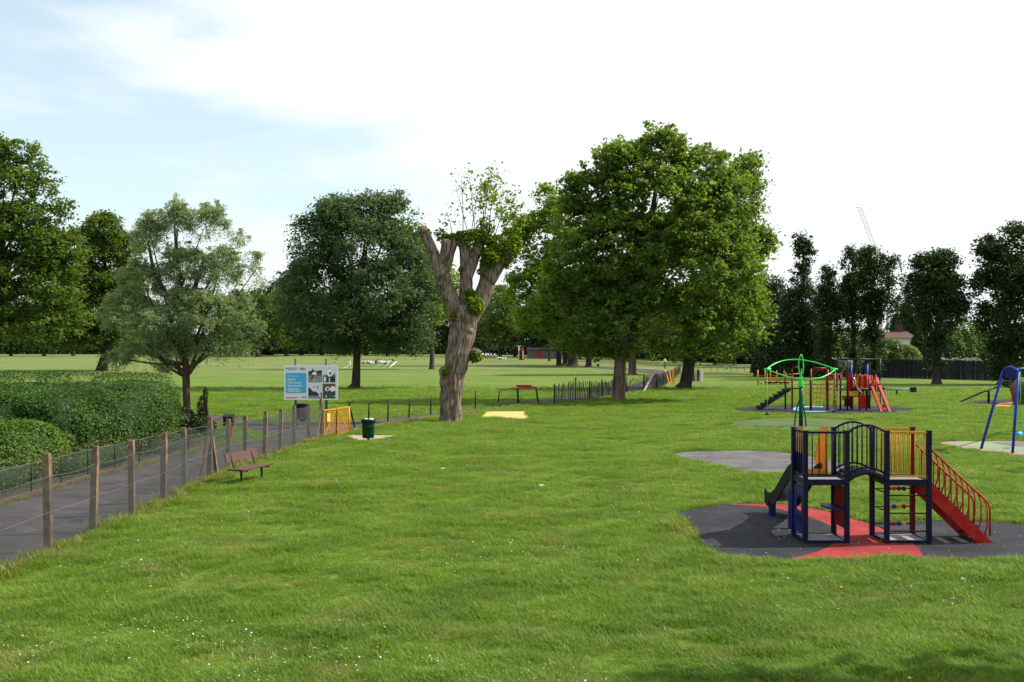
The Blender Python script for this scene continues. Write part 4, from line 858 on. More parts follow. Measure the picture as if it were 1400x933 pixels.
# red overhead frames
def rail(p1, p2, m_=REDP, wd=.09, nm='red_rail', dy1=0.0, dy2=None): MB().tube([q3(*p1, dy1), q3(*p2, dy1 if dy2 is None else dy2)], wd/2, 8).build(nm, m_, rt)
rail((1080.5,502.5), (1090,502.5), DRED, .09, dy1=-.4); rail((1103,503.5),(1121,503.5), DRED, .14, dy1=-1.2); rail((1103,505.5),(1121,505.5), REDP, .10, dy1=-.6, dy2=-.6)
rail((1121,512.5),(1148,511.5), DRED, .10, dy1=-1.2, dy2=-.4); rail((1075,513),(1101,511), ORG, .05, dy1=.4); rail((1121,505),(1121,533), DRED, .15, dy1=-1.4)
for x in (1124,1129,1134,1139,1144): rail((x,512.3),(x,521), REDP, .04, 'hanger', dy1=-.9)
rail((1121,530),(1150,533), BLACKM, .06, dy1=-.5); rail((1080,531),(1095,531), BLACKM, .06, dy1=-.4)
# rope nets
for (xa, xb, yt, ybt, dy) in ((1104,1119,520,557,-1.0),(1124,1140,512,557,-.6)):
    m_ = MB()
    for k in range(4): x = xa+(xb-xa)*k/3; m_.tube([q3(x+1.5*math.sin(k), yt, dy), q3(x, (yt+ybt)/2, dy-.15), q3(x-.8, ybt, dy)], .018, 4, cap=False)
    for k in range(6): y = yt+4+(ybt-yt-8)*k/5; m_.tube([q3(xa, y, dy), q3((xa+xb)/2, y+.8, dy-.1), q3(xb, y, dy)], .018, 4, cap=False)
    m_.build('rope_net', ORROPE, rt)
# red wavy panel, upper and lower panels
def panel2(pts, m_, dy, nm, th=.05): MB().prism([q3(x, y, dy) for x, y in pts], (0, th, 0)).build(nm, m_, rt)
panel2([(1151.5,532),(1151.5,511),(1153,509.6),(1156,514),(1158.5,516),(1157,520),(1159,527),(1162,532)], REDPAN, -1.0, 'wavy_side_panel')
panel2([(1164.3,531),(1164.3,514),(1166.5,512),(1170,512),(1170,531)], REDPAN, -.9, 'upper_panel'); panel2([(1171,531),(1171,514.5),(1173,512.8),(1175,513.5),(1176.3,517),(1176.6,531)], REDPAN, -1.0, 'upper_panel')
panel2([(1165.5,557),(1165.5,540),(1176,540),(1176,557)], REDPAN, -1.0, 'lower_panel'); panel2([(1177.5,557.5),(1177.5,540),(1182.5,540),(1182.5,557.5)], REDPAN, -.7, 'lower_panel')
panel2([(1153,556),(1153,545.5),(1164,545.5),(1164,556)], DRED, -.2, 'lower_panel'); panel2([(1153,540.5),(1153,534),(1164.5,534),(1164.5,540.5)], ORG, -1.0, 'orange_panel'); panel2([(1153,547),(1153,541.5),(1164,541.5),(1164,547)], YEL, .2, 'orange_panel')
panel2([(1145,557),(1145,513),(1147,512),(1147,557)], YEL, .7, 'yellow_side_strip')
for x0_, x1_ in ((1164,1170),(1170.5,1176.5)):
    MB().tube([q3(x0_, 531, -1.1), q3(x0_, 515, -1.1), q3((x0_+x1_)/2, 511.3, -1.1), q3(x1_, 515, -1.1), q3(x1_, 531, -1.1)], .035, 6).build('orange_hoop', ORROPE, rt)
rail((1164,530),(1177,530.5), ORG, .06, dy1=-1.12)
# pale slide curving down from the upper deck
mb = MB(); sp_ = [(1157.5,517),(1158.5,523),(1161,529),(1164.5,533),(1168.5,537.5)]
MB().tube([q3(x, y, -1.3) for x, y in sp_], .05, 8).build('slide_edge', mat('pale_chute', (.40,.22,.18), (.35,.08,.06), 8, .5), rt)
MB().tube([q3(x+2.2, y-1, -1.0) for x, y in sp_], .035, 8).build('slide_edge', STEEL, rt)
# slide bed between the edges and red hoops and bars crowding the upper deck
mb = MB(); vs = [q3(x, y, -1.28) for x, y in sp_]+[q3(x+2.2, y-1, -1.0) for x, y in sp_]; mb.add(vs, [(i, i+1, i+6, i+5) for i in range(4)]); mb.build('slide_bed', REDPAN, rt)
for x, y0_, y1_, m_ in ((1154,513,545,REDP),(1157,514,556,DRED),(1160,518,556,REDP),(1163.2,511,531,REDP),(1168,530,556,REDP),(1172.5,512,531,REDP),(1175,531,556,DRED),(1179,512,531,REDP),(1182,513,556,REDP),(1186,514,531,REDP),(1191,512,548,REDP),(1197,520,552,DRED)):
    MB().tube([q3(x, y0_, -.75), q3(x, y1_, -.75)], .035, 6).build('red_bar', m_, rt)
for y in (518,524,530.5): rail((1163,y),(1186,y+.3), REDP, .05, 'cross_bar', dy1=-.8)
rail((1154,531),(1164,532), DRED, .08, dy1=-1.0); rail((1152,540.7),(1183,541), DRED, .08, dy1=-.95)
# steep red ladder
for (x0_, x1_) in ((1184,1189.6), (1194,1200.6)):
    MB().bar(q3(x0_, 516, -.4), q3(x1_, 562.5, -1.9), .16, .10).build('ladder_stringer', REDP, rt)
MB().bar(q3(1187.5, 513, -.2), q3(1188.5, 532, -.6), .30, .05).build('ladder_panel', REDPAN, rt)
MB().bar(q3(1196, 516, -.2), q3(1201.5, 550, -1.2), .22, .05).build('ladder_panel', REDP, rt)
for k in range(7):
    t_ = (k+.8)/7.6; xa = 1184+5.6*t_; xb = 1194+6.6*t_; y = 516+46.5*t_; MB().tube([q3(xa, y, -.4-1.5*t_), q3(xb, y, -.4-1.5*t_)], .03, 6).build('ladder_rung', REDP, rt)
for k in range(6): x = 1178.6+k*.95; rail((x,516),(x,532), ORROPE, .03, 'thin_bar', dy1=-.4)
rail((1177,515.5),(1184,516), REDP, .06, dy1=-.4)
# knotted climbing chain at the right end
for k in range(9):
    p = q3(1203.3+.5*math.sin(k*1.3), 531+k*3.4, -.6); MB().ball(p, .07, 7, (1,1,1.2)).build('chain_bead', [BLACKP, BLUEL, BLACKP, ORG, BLACKP][k % 5], rt)

# orange wobble walkway further back
yb2 = 526; rt = thing('wobble_walkway', 'orange wobble walkway with tall handrail posts far behind the green spinner', 'play equipment', G(1056,yb2))
def q2(x, y, dy=0.0): p = P(x, y, yb2); return Vector((p.x, p.y+dy, p.z))
for k, x in enumerate((1036,1046,1053,1062,1072)):
    a = G(x, yb2-.5*k*.4); b = q2(x, 506+.4*k); MB().tube([(a.x, a.y, 0), b], .055, 6).build('handrail_post', ORG, rt); MB().tube([q2(x, 521+.3*k), q2(x+3, 523.3), q2(x+6, 525)], .06, 6).build('walkway_foot', YEL, rt)
for k in range(14): MB().box(q2(1050+2.1*k, 523.0+.5*math.sin(k*.8)), (.42,.8,.10)).build('plank', ORG if k % 3 else DRED, rt)
MB().tube([q2(1036+i*3, 513+1.2*math.sin(i)) for i in range(14)], .025, 5).build('hand_rope', ORROPE, rt)

# dark swing frame behind the red climbing frame
yb3 = 535; rt = thing('dark_swing_frame', 'tall dark blue swing frame with black seats behind the red climbing frame', 'swing', G(1174,yb3))
def q4(x, y, dy=0.0): p = P(x, y, yb3); return Vector((p.x, p.y+dy, p.z))
for x in (1144.5, 1202.8): MB().tube([G(x, yb3), q4(x, 491)], .075, 8).build('post', NAVY, rt)
MB().tube([q4(1144.5,491.5), q4(1202.8,491.5)], .06, 8).build('cross_bar', NAVY, rt)
for x, m_ in ((1132.5,None),(1158,1),(1188,1)):
    if m_ is None: continue
    for d_ in (-1.5, 1.5): MB().tube([q4(x+d_, 492), q4(x+d_, 529)], .012, 4).build('chain', WIREM, rt)
    MB().box(q4(x, 529.5), (.45,.2,.09)).build('seat', BLACKP, rt)

# long pale beam with black block ends
yb5 = 541; rt = thing('balance_beam_rocker', 'pale horizontal rocker beam with black block ends right of the red climbing frame', 'play equipment', G(1226,yb5))
a, b = P(1203.5,532.5,yb5), P(1248.5,533,yb5); MB().tube([a, b], .06, 8).build('beam', mat('pale_bluegreen', (.12,.22,.22)), rt)
for p in (a, b): MB().box(p, (.36,.34,.36)).build('end_block', BLACKP, rt)
m_ = a.lerp(b, .5); MB().tube([(m_.x, m_.y, -.02), m_], .07, 8).build('pivot', BLACKM, rt)

# black net-basket seesaw
yb6 = 551; rt = thing('basket_seesaw', 'black seesaw beam rising to a round black net basket beside the brown rock', 'play equipment', G(1345,yb6))
a, b = P(1304,550.6,yb6), P(1370,527,yb6); MB().tube([a, a+Vector((.25,0,-.02)), a.lerp(b, .55), b], .055, 8).build('beam', BLACKM, rt)
MB().tube([a+Vector((-.05,0,.06)), a+Vector((.1,0,0))], .06, 6).build('grip', BLACKP, rt)
cc = P(1381.5,524.5,yb6); mb = MB(); mb.tube([cc+Vector((.72*math.cos(t_), .72*math.sin(t_), .10*math.sin(t_)-.05*math.cos(t_))) for t_ in [i*math.pi/12 for i in range(25)]], .06, 6, cap=False); mb.build('basket_hoop', BLACKP, rt)
mb = MB()
for k in range(-3, 4): t_ = k/4; h_ = .7*math.sqrt(1-t_*t_); mb.tube([cc+Vector((t_*.72,-h_,-.05)), cc+Vector((t_*.72,0,-.28)), cc+Vector((t_*.72,h_,.05))], .022, 4, cap=False); mb.tube([cc+Vector((-h_,t_*.72,0)), cc+Vector((0,t_*.72,-.28)), cc+Vector((h_,t_*.72,0))], .022, 4, cap=False)
mb.build('basket_net', BLACKP, rt)
MB().tube([(cc.x-1.4, cc.y, 0), (cc.x-1.4, cc.y, .82)], .08, 8).build('pivot_post', BLACKM, rt)
# ropes rising from the basket
mb = MB()
for t_ in (0, 2.1, 4.2): mb.tube([cc+Vector((.7*math.cos(t_), .7*math.sin(t_), 0)), cc+Vector((0,0,.55))], .015, 4, cap=False)
mb.build('basket_rope', BLACKP, rt)

# brown climbing rock at the right edge
rk = G(1402,553); rt_ = MB(); import bmesh
bm = bmesh.new(); bmesh.ops.create_icosphere(bm, subdivisions=4, radius=1)
from mathutils import noise as mn
for v_ in bm.verts:
    p = v_.co.copy(); n1 = mn.noise(p*1.6+Vector((3,1,2)))*.35 + mn.noise(p*4)*.12; z = max(p.z, -.8); v_.co = Vector((p.x*.82*(1+n1*.6), p.y*.9*(1+n1), (z*.98+.78)*(1.0+n1*.25)))
me = bpy.data.meshes.new('climbing_rock'); bm.to_mesh(me); me.materials.append(ROCKM); o = link(bpy.data.objects.new('climbing_rock', me)); o.location = rk; tag(o, 'brown artificial climbing rock at the right edge on dark rubber', 'rock')

# ------------------------------------------------------------------ blue swing
rt = thing('blue_swing', 'blue tubular swing frame with arched end plate at the right edge of the playground', 'swing', G(1362,617))
dv = Vector((.62,.785,0)).normalized(); 
A1, A2 = G(1340.8,614), G(1384.2,620)
T1, T2 = P(1371.5,508,614.0), P(1393,508,619.0); T1.y = A1.y-.25; T1.x = (1371.5-700)*T1.y/F; T1.z = H-(507.5-HZ)*T1.y/F; T2.y = A2.y+.25; T2.x = (1392.5-700)*T2.y/F; T2.z = H-(509-HZ)*T2.y/F
for off, first in ((Vector((0,0,0)), True), (dv*8.4, False)):
    a1, a2, t1, t2 = A1+off, A2+off, T1+off, T2+off; m_ = (t1+t2)/2
    MB().tube([a1-Vector((0,0,.05)), t1], .048, 10).build('leg', BLUEP, rt); MB().tube([a2-Vector((0,0,.05)), t2], .048, 10).build('leg', BLUEP, rt)
    arch = [t1.lerp(t2, i/8)+Vector((0,0,.16*math.sin(math.pi*i/8))) for i in range(9)]; MB().tube(arch, .045, 10).build('top_arch', BLUEP, rt)
    lo = [t1+Vector((0,0,-.22)), t2+Vector((0,0,-.22))]; n0 = (t2-t1).cross(Vector((0,0,1))).normalized()*.02; MB().prism([p for p in arch]+[lo[1], lo[0]], n0).build('end_plate', NAVYB, rt)
mid = (T1+T2)/2+Vector((0,0,.06)); MB().tube([mid, mid+dv*8.4], .05, 10).build('cross_beam', BLUEP, rt)
for s_ in (1.3, 4.6):
    p = mid+dv*s_; 
    for d_ in (-.2, .2): MB().tube([p+dv*d_, p+dv*d_+Vector((.0,0,-2.3))], .009, 5).build('chain', LGREEN, rt)
    q = p+Vector((0,0,-2.36)); MB().tube([q-dv*.26, q-dv*.2, q+dv*.2, q+dv*.26], [.05,.09,.09,.05], 8).build('seat', BLUEL, rt)
# ------------------------------------------------------------------ hedge and bushes at the left
def shell_bush(name, label, cat, base, blobs, lm, n, ln, wd, seed, stems=True, inner=True, group=None):
    """bush of leaf-covered rounded masses: blobs (x, y, z, rx, ry, rz, boxiness) relative to base"""
    rg = np.random.default_rng(seed); rt = thing(name, label, cat, base, 0, group); Cs = []; Os = []; area = np.array([b[3]*b[5]+b[4]*b[5]+b[3]*b[4] for b in blobs]); cnt = (n*area/area.sum()).astype(int)
    if inner and cat in ('bush', 'hedge'):
        ex = []
        for b in blobs:
            for _ in range(5 if cat == 'bush' else 2):
                a_, t_ = rg.uniform(0, 6.28), rg.uniform(.1, .9); f_ = rg.uniform(.16, .34); 
                ex.append((b[0]+b[3]*.85*math.cos(a_)*math.cos(t_), b[1]+b[4]*.85*math.sin(a_)*math.cos(t_), b[2]+b[5]*(.80 if cat == 'bush' else .62)*math.sin(t_), b[3]*f_, b[4]*f_*.8, b[5]*f_*(1.1 if cat == 'bush' else .9), 2.0))
        blobs = list(blobs)+ex; area = np.array([b[3]*b[5]+b[4]*b[5]+b[3]*b[4] for b in blobs]); cnt = (n*area/area.sum()).astype(int)
    for b, k in zip(blobs, cnt):
        d = unit(rg.normal(size=(k, 3))); p = b[6] if len(b) > 6 else 2.0
        s_ = 1/((np.abs(d)**p).sum(1, keepdims=True)**(1/p)); q = d*s_
        nz_ = .05*np.sin(q[:, :1]*b[3]*2.3+seed)+.05*np.sin(q[:, 1:2]*b[4]*2.9+1)+.04*np.sin(q[:, 2:3]*b[5]*4+q[:, :1]*b[3]*3)
        amp = 1.0 if p < 3 else .3
        q = q*(1+amp*nz_+rg.normal(0, .03 if p < 3 else .012, (k, 1)) - (rg.uniform(0, 1, (k, 1))**3)*.12)
        Cs.append(q*np.array(b[3:6])+np.array(b[:3])); Os.append(unit(d/np.array(b[3:6])))
    C = np.concatenate(Cs); O_ = np.concatenate(Os); k = C[:, 2] > .03; C, O_ = C[k], O_[k]
    me = leafmesh('foliage', C, ln, wd, lm, .3, rg, 0, np.clip(.5+.5*np.sin(C[:, 0]*1.7+C[:, 2]*2.1)*np.sin(C[:, 1]*1.3+seed), 0, 1), O_); o = link(bpy.data.objects.new('foliage', me)); o.parent = rt
    mb = MB()      # inner twiggy mass
    for b in blobs: 
        for q in range(10):
            e = Vector((b[0]+rg.uniform(-.8,.8)*b[3], b[1]+rg.uniform(-.8,.8)*b[4], b[2]+rg.uniform(0,.75)*b[5])); s_ = Vector((b[0]+rg.uniform(-.5,.5)*b[3], b[1]+rg.uniform(-.5,.5)*b[4], 0)); mb.tube([s_, s_.lerp(e, .5)+Vector((rg.uniform(-.1,.1),0,0)), e], [.03,.02,.008], 4, cap=False)
    mb2 = MB(); 
    me = mb.mesh('stems', BARKD); o = link(bpy.data.objects.new('stems', me)); o.parent = rt
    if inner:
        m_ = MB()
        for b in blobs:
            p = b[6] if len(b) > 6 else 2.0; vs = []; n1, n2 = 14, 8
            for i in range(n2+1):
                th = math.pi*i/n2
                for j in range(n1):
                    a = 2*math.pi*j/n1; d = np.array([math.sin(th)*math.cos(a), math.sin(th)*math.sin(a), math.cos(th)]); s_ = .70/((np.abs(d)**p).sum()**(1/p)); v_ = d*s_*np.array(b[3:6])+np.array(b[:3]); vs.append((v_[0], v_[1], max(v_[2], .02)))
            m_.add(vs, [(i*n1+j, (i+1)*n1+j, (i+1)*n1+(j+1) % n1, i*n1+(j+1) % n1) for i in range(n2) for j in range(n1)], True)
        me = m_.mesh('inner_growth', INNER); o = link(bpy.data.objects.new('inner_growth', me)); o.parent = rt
    return rt
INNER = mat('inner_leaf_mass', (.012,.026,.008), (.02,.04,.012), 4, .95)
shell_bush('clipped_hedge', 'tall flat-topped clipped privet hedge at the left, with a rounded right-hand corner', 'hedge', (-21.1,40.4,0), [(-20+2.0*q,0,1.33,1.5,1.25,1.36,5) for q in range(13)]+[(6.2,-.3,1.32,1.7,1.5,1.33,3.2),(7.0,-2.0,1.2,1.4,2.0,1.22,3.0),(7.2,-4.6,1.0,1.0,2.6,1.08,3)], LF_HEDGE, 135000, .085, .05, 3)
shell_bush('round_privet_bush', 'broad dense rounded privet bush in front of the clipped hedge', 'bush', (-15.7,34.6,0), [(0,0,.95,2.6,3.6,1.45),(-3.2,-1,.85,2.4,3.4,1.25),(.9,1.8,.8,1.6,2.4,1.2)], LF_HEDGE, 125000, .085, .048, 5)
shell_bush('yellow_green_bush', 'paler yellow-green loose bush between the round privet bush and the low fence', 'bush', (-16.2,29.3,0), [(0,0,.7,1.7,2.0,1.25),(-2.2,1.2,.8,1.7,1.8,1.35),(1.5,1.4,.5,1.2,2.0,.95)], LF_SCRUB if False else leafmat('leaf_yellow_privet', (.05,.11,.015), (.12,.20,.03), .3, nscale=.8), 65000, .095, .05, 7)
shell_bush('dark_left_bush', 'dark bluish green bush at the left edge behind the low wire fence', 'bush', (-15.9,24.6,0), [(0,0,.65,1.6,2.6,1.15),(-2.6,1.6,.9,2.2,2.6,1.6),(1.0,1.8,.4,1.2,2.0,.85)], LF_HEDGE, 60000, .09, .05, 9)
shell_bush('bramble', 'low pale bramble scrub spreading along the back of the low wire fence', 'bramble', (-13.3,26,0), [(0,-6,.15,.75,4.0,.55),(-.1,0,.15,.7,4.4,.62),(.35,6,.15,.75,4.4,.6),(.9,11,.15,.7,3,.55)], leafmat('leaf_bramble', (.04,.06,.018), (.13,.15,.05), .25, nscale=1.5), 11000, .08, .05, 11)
shell_bush('leggy_shrub', 'small dark leggy shrub with one upright shoot at the end of the hedge', 'shrub', G(257,597), [(-.35,0,.55,.65,.6,.6),(.45,0,.4,.6,.5,.45),(.55,0,1.15,.16,.14,.45),(.72,0,1.7,.09,.09,.32),(-.5,0,1.15,.22,.2,.25)], LF_POP, 6000, .10, .06, 13, inner=False)
# ------------------------------------------------------------------ named trees
def tree_px(name, label, bx, yb, L_, **k):
    return make_tree(name, label, G(bx, yb), pxlobes(yb, bx, L_), **k)
def tk(bx, yb, pts):      # trunk points (px, py, half width px)
    s = S(yb); return [(Vector(((x-bx)*s, 0, max(-.05, H-(y-HZ)*s) if y < yb else -.05)), r*s) for x, y, r in pts]
# broad plane tree
tree_px('broad_plane_tree', 'broad sunlit plane tree with the tallest crown, its trunk left of the dark leaning trunk', 845, 548, [(905,212,42,30),(850,235,45,35),(955,240,45,35),(900,285,100,60,0,.8),(800,285,38,45),(780,300,30,30),(985,300,45,60),(850,350,85,60,-1,.8),(940,370,95,70,-1,.9),(790,370,45,60),(1000,390,38,50),(900,440,95,50,-1,.8),(820,430,50,45),(985,450,45,35),(760,420,35,40,0,1,.7),(880,480,50,16,0,1,.6),(800,470,35,25,0,1,.5)],
        trunk_r=.5, bark=BARK, lmat=LF_LUSH, nleaf=88000, ln=.26, wd=.20, clump=.50, seed=11, shell=.45, perclump=24, twigs=200, trunk=tk(845,548,[(845,548,11),(845,540,9),(847,500,8),(850,460,7.5),(858,420,8),(880,350,5.5),(895,270,3),(900,220,1)]), fork=4.2)
tree_px('shaded_plane_tree', 'plane tree with the dark leaning trunk right of the broad plane trunk', 937, 531, [(990,420,58,50),(1020,350,32,60),(1000,280,45,45),(1015,240,28,25,0,1,.6),(950,440,60,45),(1020,450,30,30),(960,480,60,18,0,1,.6),(960,340,60,60),(900,465,50,25,0,1,.5)],
        trunk_r=.55, bark=BARKD, lmat=LF_LUSH, nleaf=52000, ln=.30, wd=.22, clump=.75, seed=12, shell=.45, trunk=tk(937,531,[(935,531,12),(937,524,8.5),(941,500,8),(948,470,7),(960,400,5),(985,330,3),(1000,270,1)]), fork=3.5)
# middle maple
tree_px('round_maple_tree', 'dense dark blue-green round tree standing alone in the field left of the pollarded trunk', 485, 531, [(462,300,36,24),(505,285,30,16,0,1,.7),(538,290,28,22),(430,335,36,38),(500,340,75,50,0,.9),(560,350,22,45),(440,400,50,50,-1),(520,410,65,55,-1),(412,400,28,40),(575,420,22,40),(470,450,70,32,-1,.9),(550,460,38,25),(400,435,16,22,0,1,.7),(470,478,30,12,0,1,.6),(548,478,32,10,0,1,.6)],
        trunk_r=.36, bark=BARKD, lmat=LF_DARK, nleaf=85000, ln=.27, wd=.15, clump=.75, seed=21, shell=.5, trunk=tk(485,531,[(484,531,8.5),(486,525,6),(487,500,5),(488,470,5),(490,400,3.5),(500,320,1)]), fork=4)
# willow
tree_px('grey_willow_tree', 'feathery grey-green willow tree with a forked trunk just beyond the hedge corner', 254, 565, [(205,325,22,36),(243,300,18,30),(285,305,27,28),(325,325,16,12,0,1,.4),(352,375,13,38,0,1,.25),(250,365,30,34),(193,385,30,32),(302,368,30,34),(250,410,30,22),(178,432,34,40,-.5),(225,445,34,28,-.8),(287,430,42,36,-.6),(332,430,20,38,0,1,.6),(188,480,30,16,0,1,.8),(242,478,34,14,0,1,.8),(307,472,34,22),(350,462,8,36,0,1,.5),(158,490,13,11,0,1,.6),(222,500,12,10,0,1,.5)],
        trunk_r=.30, bark=BARKR, lmat=LF_WILLOW, nleaf=120000, ln=.17, wd=.042, clump=.52, loose=.36, seed=31, shell=.35, perclump=46, flat=1.0, hang=.55, up=.2, twigs=180, trunk=tk(254,565,[(254,565,6.5),(255,555,5),(254,515,5.2),(253,480,4),(252,440,3.4),(246,380,2.8),(240,330,2),(238,300,.8)]), fork=1.8)
MBw = MB(); rt = [o for o in SC.objects if o.name == 'grey_willow_tree'][0]; s_ = S(565)
for pts in ([(254,512,3.6),(240,500,3.2),(222,492,3.2),(200,470,2)], [(255,515,3.6),(266,500,3),(285,478,3),(300,440,2)], [(252,440,4),(258,410,4),(268,390,3.2),(280,350,2)], [(246,430,3.5),(226,400,3.3),(210,370,2.8),(203,330,1.6)]):
    MBw.tube([(lambda p: p)(P(x, y, 565)) - Vector((0,.05,0)) for x, y, r in pts], [r*s_ for *_, r in pts], 8)
MBw.build('limb', BARKR, rt)
# big left trees
tree_px('tall_oak_tree', 'very tall oak-like tree cut by the left edge, crown highest at the left', -38, 515, [(-10,215,26,26),(30,215,28,22,0,1,.7),(55,255,24,30,0,1,.75),(5,260,42,36),(40,310,36,30),(-10,320,48,50),(60,350,36,36),(10,390,60,50),(75,400,38,40),(20,450,60,34),(90,445,30,30),(78,345,34,34),(-40,400,60,90),(85,300,12,16,0,1,.4)],
        trunk_r=1.0, bark=BARKD, lmat=LF_OAK, nleaf=50000, ln=.42, wd=.28, clump=.95, seed=41, shell=.45, fork=5, twigs=160)
tree_px('leaning_oak_tree', 'bushy green tree with a short leaning trunk between the tall left oak and the willow', 142, 507, [(142,315,26,20),(118,340,24,28),(165,345,28,28),(140,375,45,38),(105,400,34,36),(165,405,34,36),(130,430,50,30),(160,455,32,22),(110,460,42,18),(140,470,50,14,0,1,.5),(85,478,32,8,0,1,.4)],
        trunk_r=.55, bark=BARKD, lmat=LF_OAK, nleaf=45000, ln=.45, wd=.30, clump=.95, seed=42, shell=.45, trunk=tk(142,507,[(140,507,8),(142,495,6),(147,478,5.5),(150,450,5),(145,380,3),(142,330,1)]), fork=3)
# trees behind the pollard
tree_px('loose_young_tree', 'loose light green gappy tree between the pollarded tree and the broad plane', 764, 500, [(755,300,24,32),(725,330,26,38),(742,270,14,18,0,1,.5),(770,340,30,40),(740,390,36,40),(775,410,36,40),(705,345,22,36),(700,300,16,28,0,1,.45),(712,400,24,28),(740,440,34,30),(790,450,36,28),(668,270,12,20,0,1,.2)],
        trunk_r=.45, bark=BARKD, lmat=LF_YEL, nleaf=34000, ln=.50, wd=.36, clump=1.1, seed=51, shell=.35, perclump=20, fork=4)
tree_px('pale_green_tree', 'fresh light-green tree showing between the round dark tree and the pollarded trunk', 590, 505, [(560,345,28,24),(545,330,14,14,0,1,.5),(585,380,28,34),(570,420,30,30),(600,430,26,30),(610,390,20,30)],
        trunk_r=.35, bark=BARKD, lmat=LF_YEL, nleaf=18000, ln=.42, wd=.30, clump=1.0, seed=52, shell=.35, perclump=20, fork=4)
tree_px('weeping_pale_tree', 'pale green weeping foliage of a slim tree between the pollarded trunk and the broad plane', 751, 494, [(752,365,20,12),(770,380,18,16),(745,390,14,22),(765,405,16,22),(748,430,14,20)],
        trunk_r=.22, bark=BARKD, lmat=LF_YEL, nleaf=9000, ln=.42, wd=.20, clump=1.2, seed=53, shell=.3, perclump=30, hang=1.6, flat=1, up=.2, twigs=30)
for k, (bx, yb, r, L_) in enumerate(((773.5,499.5,.62,[(775,430,32,34),(760,455,30,22),(790,400,34,36)]),(783,501,.85,[(800,440,34,32),(812,400,34,40),(790,462,30,18)]),(805,502,.50,[(815,455,30,24),(835,430,34,34)]),(864,512.5,.50,[(870,440,40,40),(850,400,40,50),(890,470,40,16)]))):
    s = S(yb); tr = tk(bx, yb, [(bx,yb,r*1.5/s),(bx,yb-3,r/s),(bx+.5,470,r*.8/s),(bx+1,420,r*.5/s),(bx+2,380,r*.15/s)])
    tree_px('background_plane_tree', ['second slim dark trunk from the left in the row beyond the paling fence','thick blue-black trunk in the middle of the row beyond the paling fence','thin dark trunk at the right end of the row beyond the paling fence','large grey trunk standing by the path just right of the broad plane trunk'][k], bx, yb, L_,
        trunk_r=r, bark=BARK if k == 3 else BARKD, lmat=LF_OAK, nleaf=9000, ln=.5, wd=.36, clump=1.2, seed=60+k, shell=.35, trunk=tr, fork=5, twigs=30, group='planes beyond the paling fence')

# ------------------------------------------------------------------ the pollarded tree
yb = 577; s = S(yb); base = G(616, yb); rt = thing('pollarded_tree', 'thick pale pollarded tree with cut limbs and leaf tufts in the middle of the lawn', 'tree', base)
def limb(name, pts, m=BARKP, n=44, seed=0, org=base):
    # smooth the path and add furrows
    pp = [P(x, y, yb)+Vector((0, dy, 0)) for x, y, r, dy in pts]; rr = [r*s for *_, r, dy in [(x, y, r, dy) for x, y, r, dy in pts]]
    if pts[0][1] >= yb: pp[0].z = -.05
    q, qr = [], []
    for i in range(len(pp)-1):
        p0 = pp[max(i-1, 0)]; p1 = pp[i]; p2 = pp[i+1]; p3 = pp[min(i+2, len(pp)-1)]; k_ = max(3, int((p2-p1).length/.09))
        for j in range(k_):
            t = j/k_; q.append(.5*((2*p1)+(p2-p0)*t+(2*p0-5*p1+4*p2-p3)*t*t+(3*p1-p0-3*p2+p3)*t**3)); qr.append(rr[i]+(rr[i+1]-rr[i])*t)
    q.append(pp[-1]); qr.append(rr[-1])
    from mathutils import noise as mn
    def fn(i, a, p):
        u_ = Vector((math.cos(a)*2.2, math.sin(a)*2.2, p.z*1.3+seed)); v_ = Vector((math.cos(a)*6, math.sin(a)*6, p.z*1.1+seed)); return 1+.20*mn.noise(u_)+.13*mn.noise(v_)-.10*abs(mn.noise(Vector((math.cos(a)*9, math.sin(a)*9, p.z*.9+seed))))+.06*mn.noise(Vector((math.cos(a)*14, math.sin(a)*14, p.z*4)))
    mb = MB(); mb.tube(q, qr, n, fn=fn); o = mb.build(name, m, rt); return o
limb('trunk', [(616,577,16,0),(616,571,14,0),(617,545,14.5,0),(618,520,15.5,0),(623,500,16,0),(628,480,16,0),(632,455,17,0),(634,435,17.5,0),(634,418,14.5,.05)], n=72)
limb('limb', [(630,450,11,-.05),(621,425,11.5,-.1),(611,395,10.5,-.2),(600,368,9.5,-.3),(590,340,7.5,-.35),(582,322,6.3,-.4),(578,312,6,-.4)], seed=4)
limb('limb', [(602,372,6,-.3),(607,355,6,-.4),(610,338,6,-.45),(610,330,5.5,-.45)], seed=6); limb('limb', [(607,380,6,-.2),(613,355,6.5,-.1),(618,335,6.5,0),(619,325,6,0)], seed=7)
limb('limb', [(636,440,11,.05),(637,410,9.5,.0),(637,380,8.5,.0),(636,352,7.5,0),(633,330,6.5,0),(632,322,6,0)], seed=9)
limb('limb', [(638,380,8,0),(646,358,8,.05),(653,340,7.5,.1),(657,325,6.5,.1)], seed=12)
limb('limb', [(640,440,11.5,.1),(655,415,11,.2),(664,390,11,.25),(671,368,9.5,.3),(678,350,7,.35)], seed=15); limb('limb', [(668,385,9,.2),(682,362,7.5,.3),(690,352,7,.3),(694,346,5,.3)], seed=17); limb('limb', [(664,382,7,.3),(662,362,7,.4),(665,348,6,.4)], seed=19)
for (x, y, r, tilt) in ((578,312,5.6,0),(610,330,5.2,-.45),(619,325,5.4,0),(632,322,5.6,0)):
    mb = MB(); p = P(x, y-.3, yb)+Vector((0, {578:-.4,610:-.45}.get(x, 0), 0)); mb.tube([p, p+Vector((0,0,.03))], r*s*.93, 16); mb.build('cut_face', CUTW, rt)
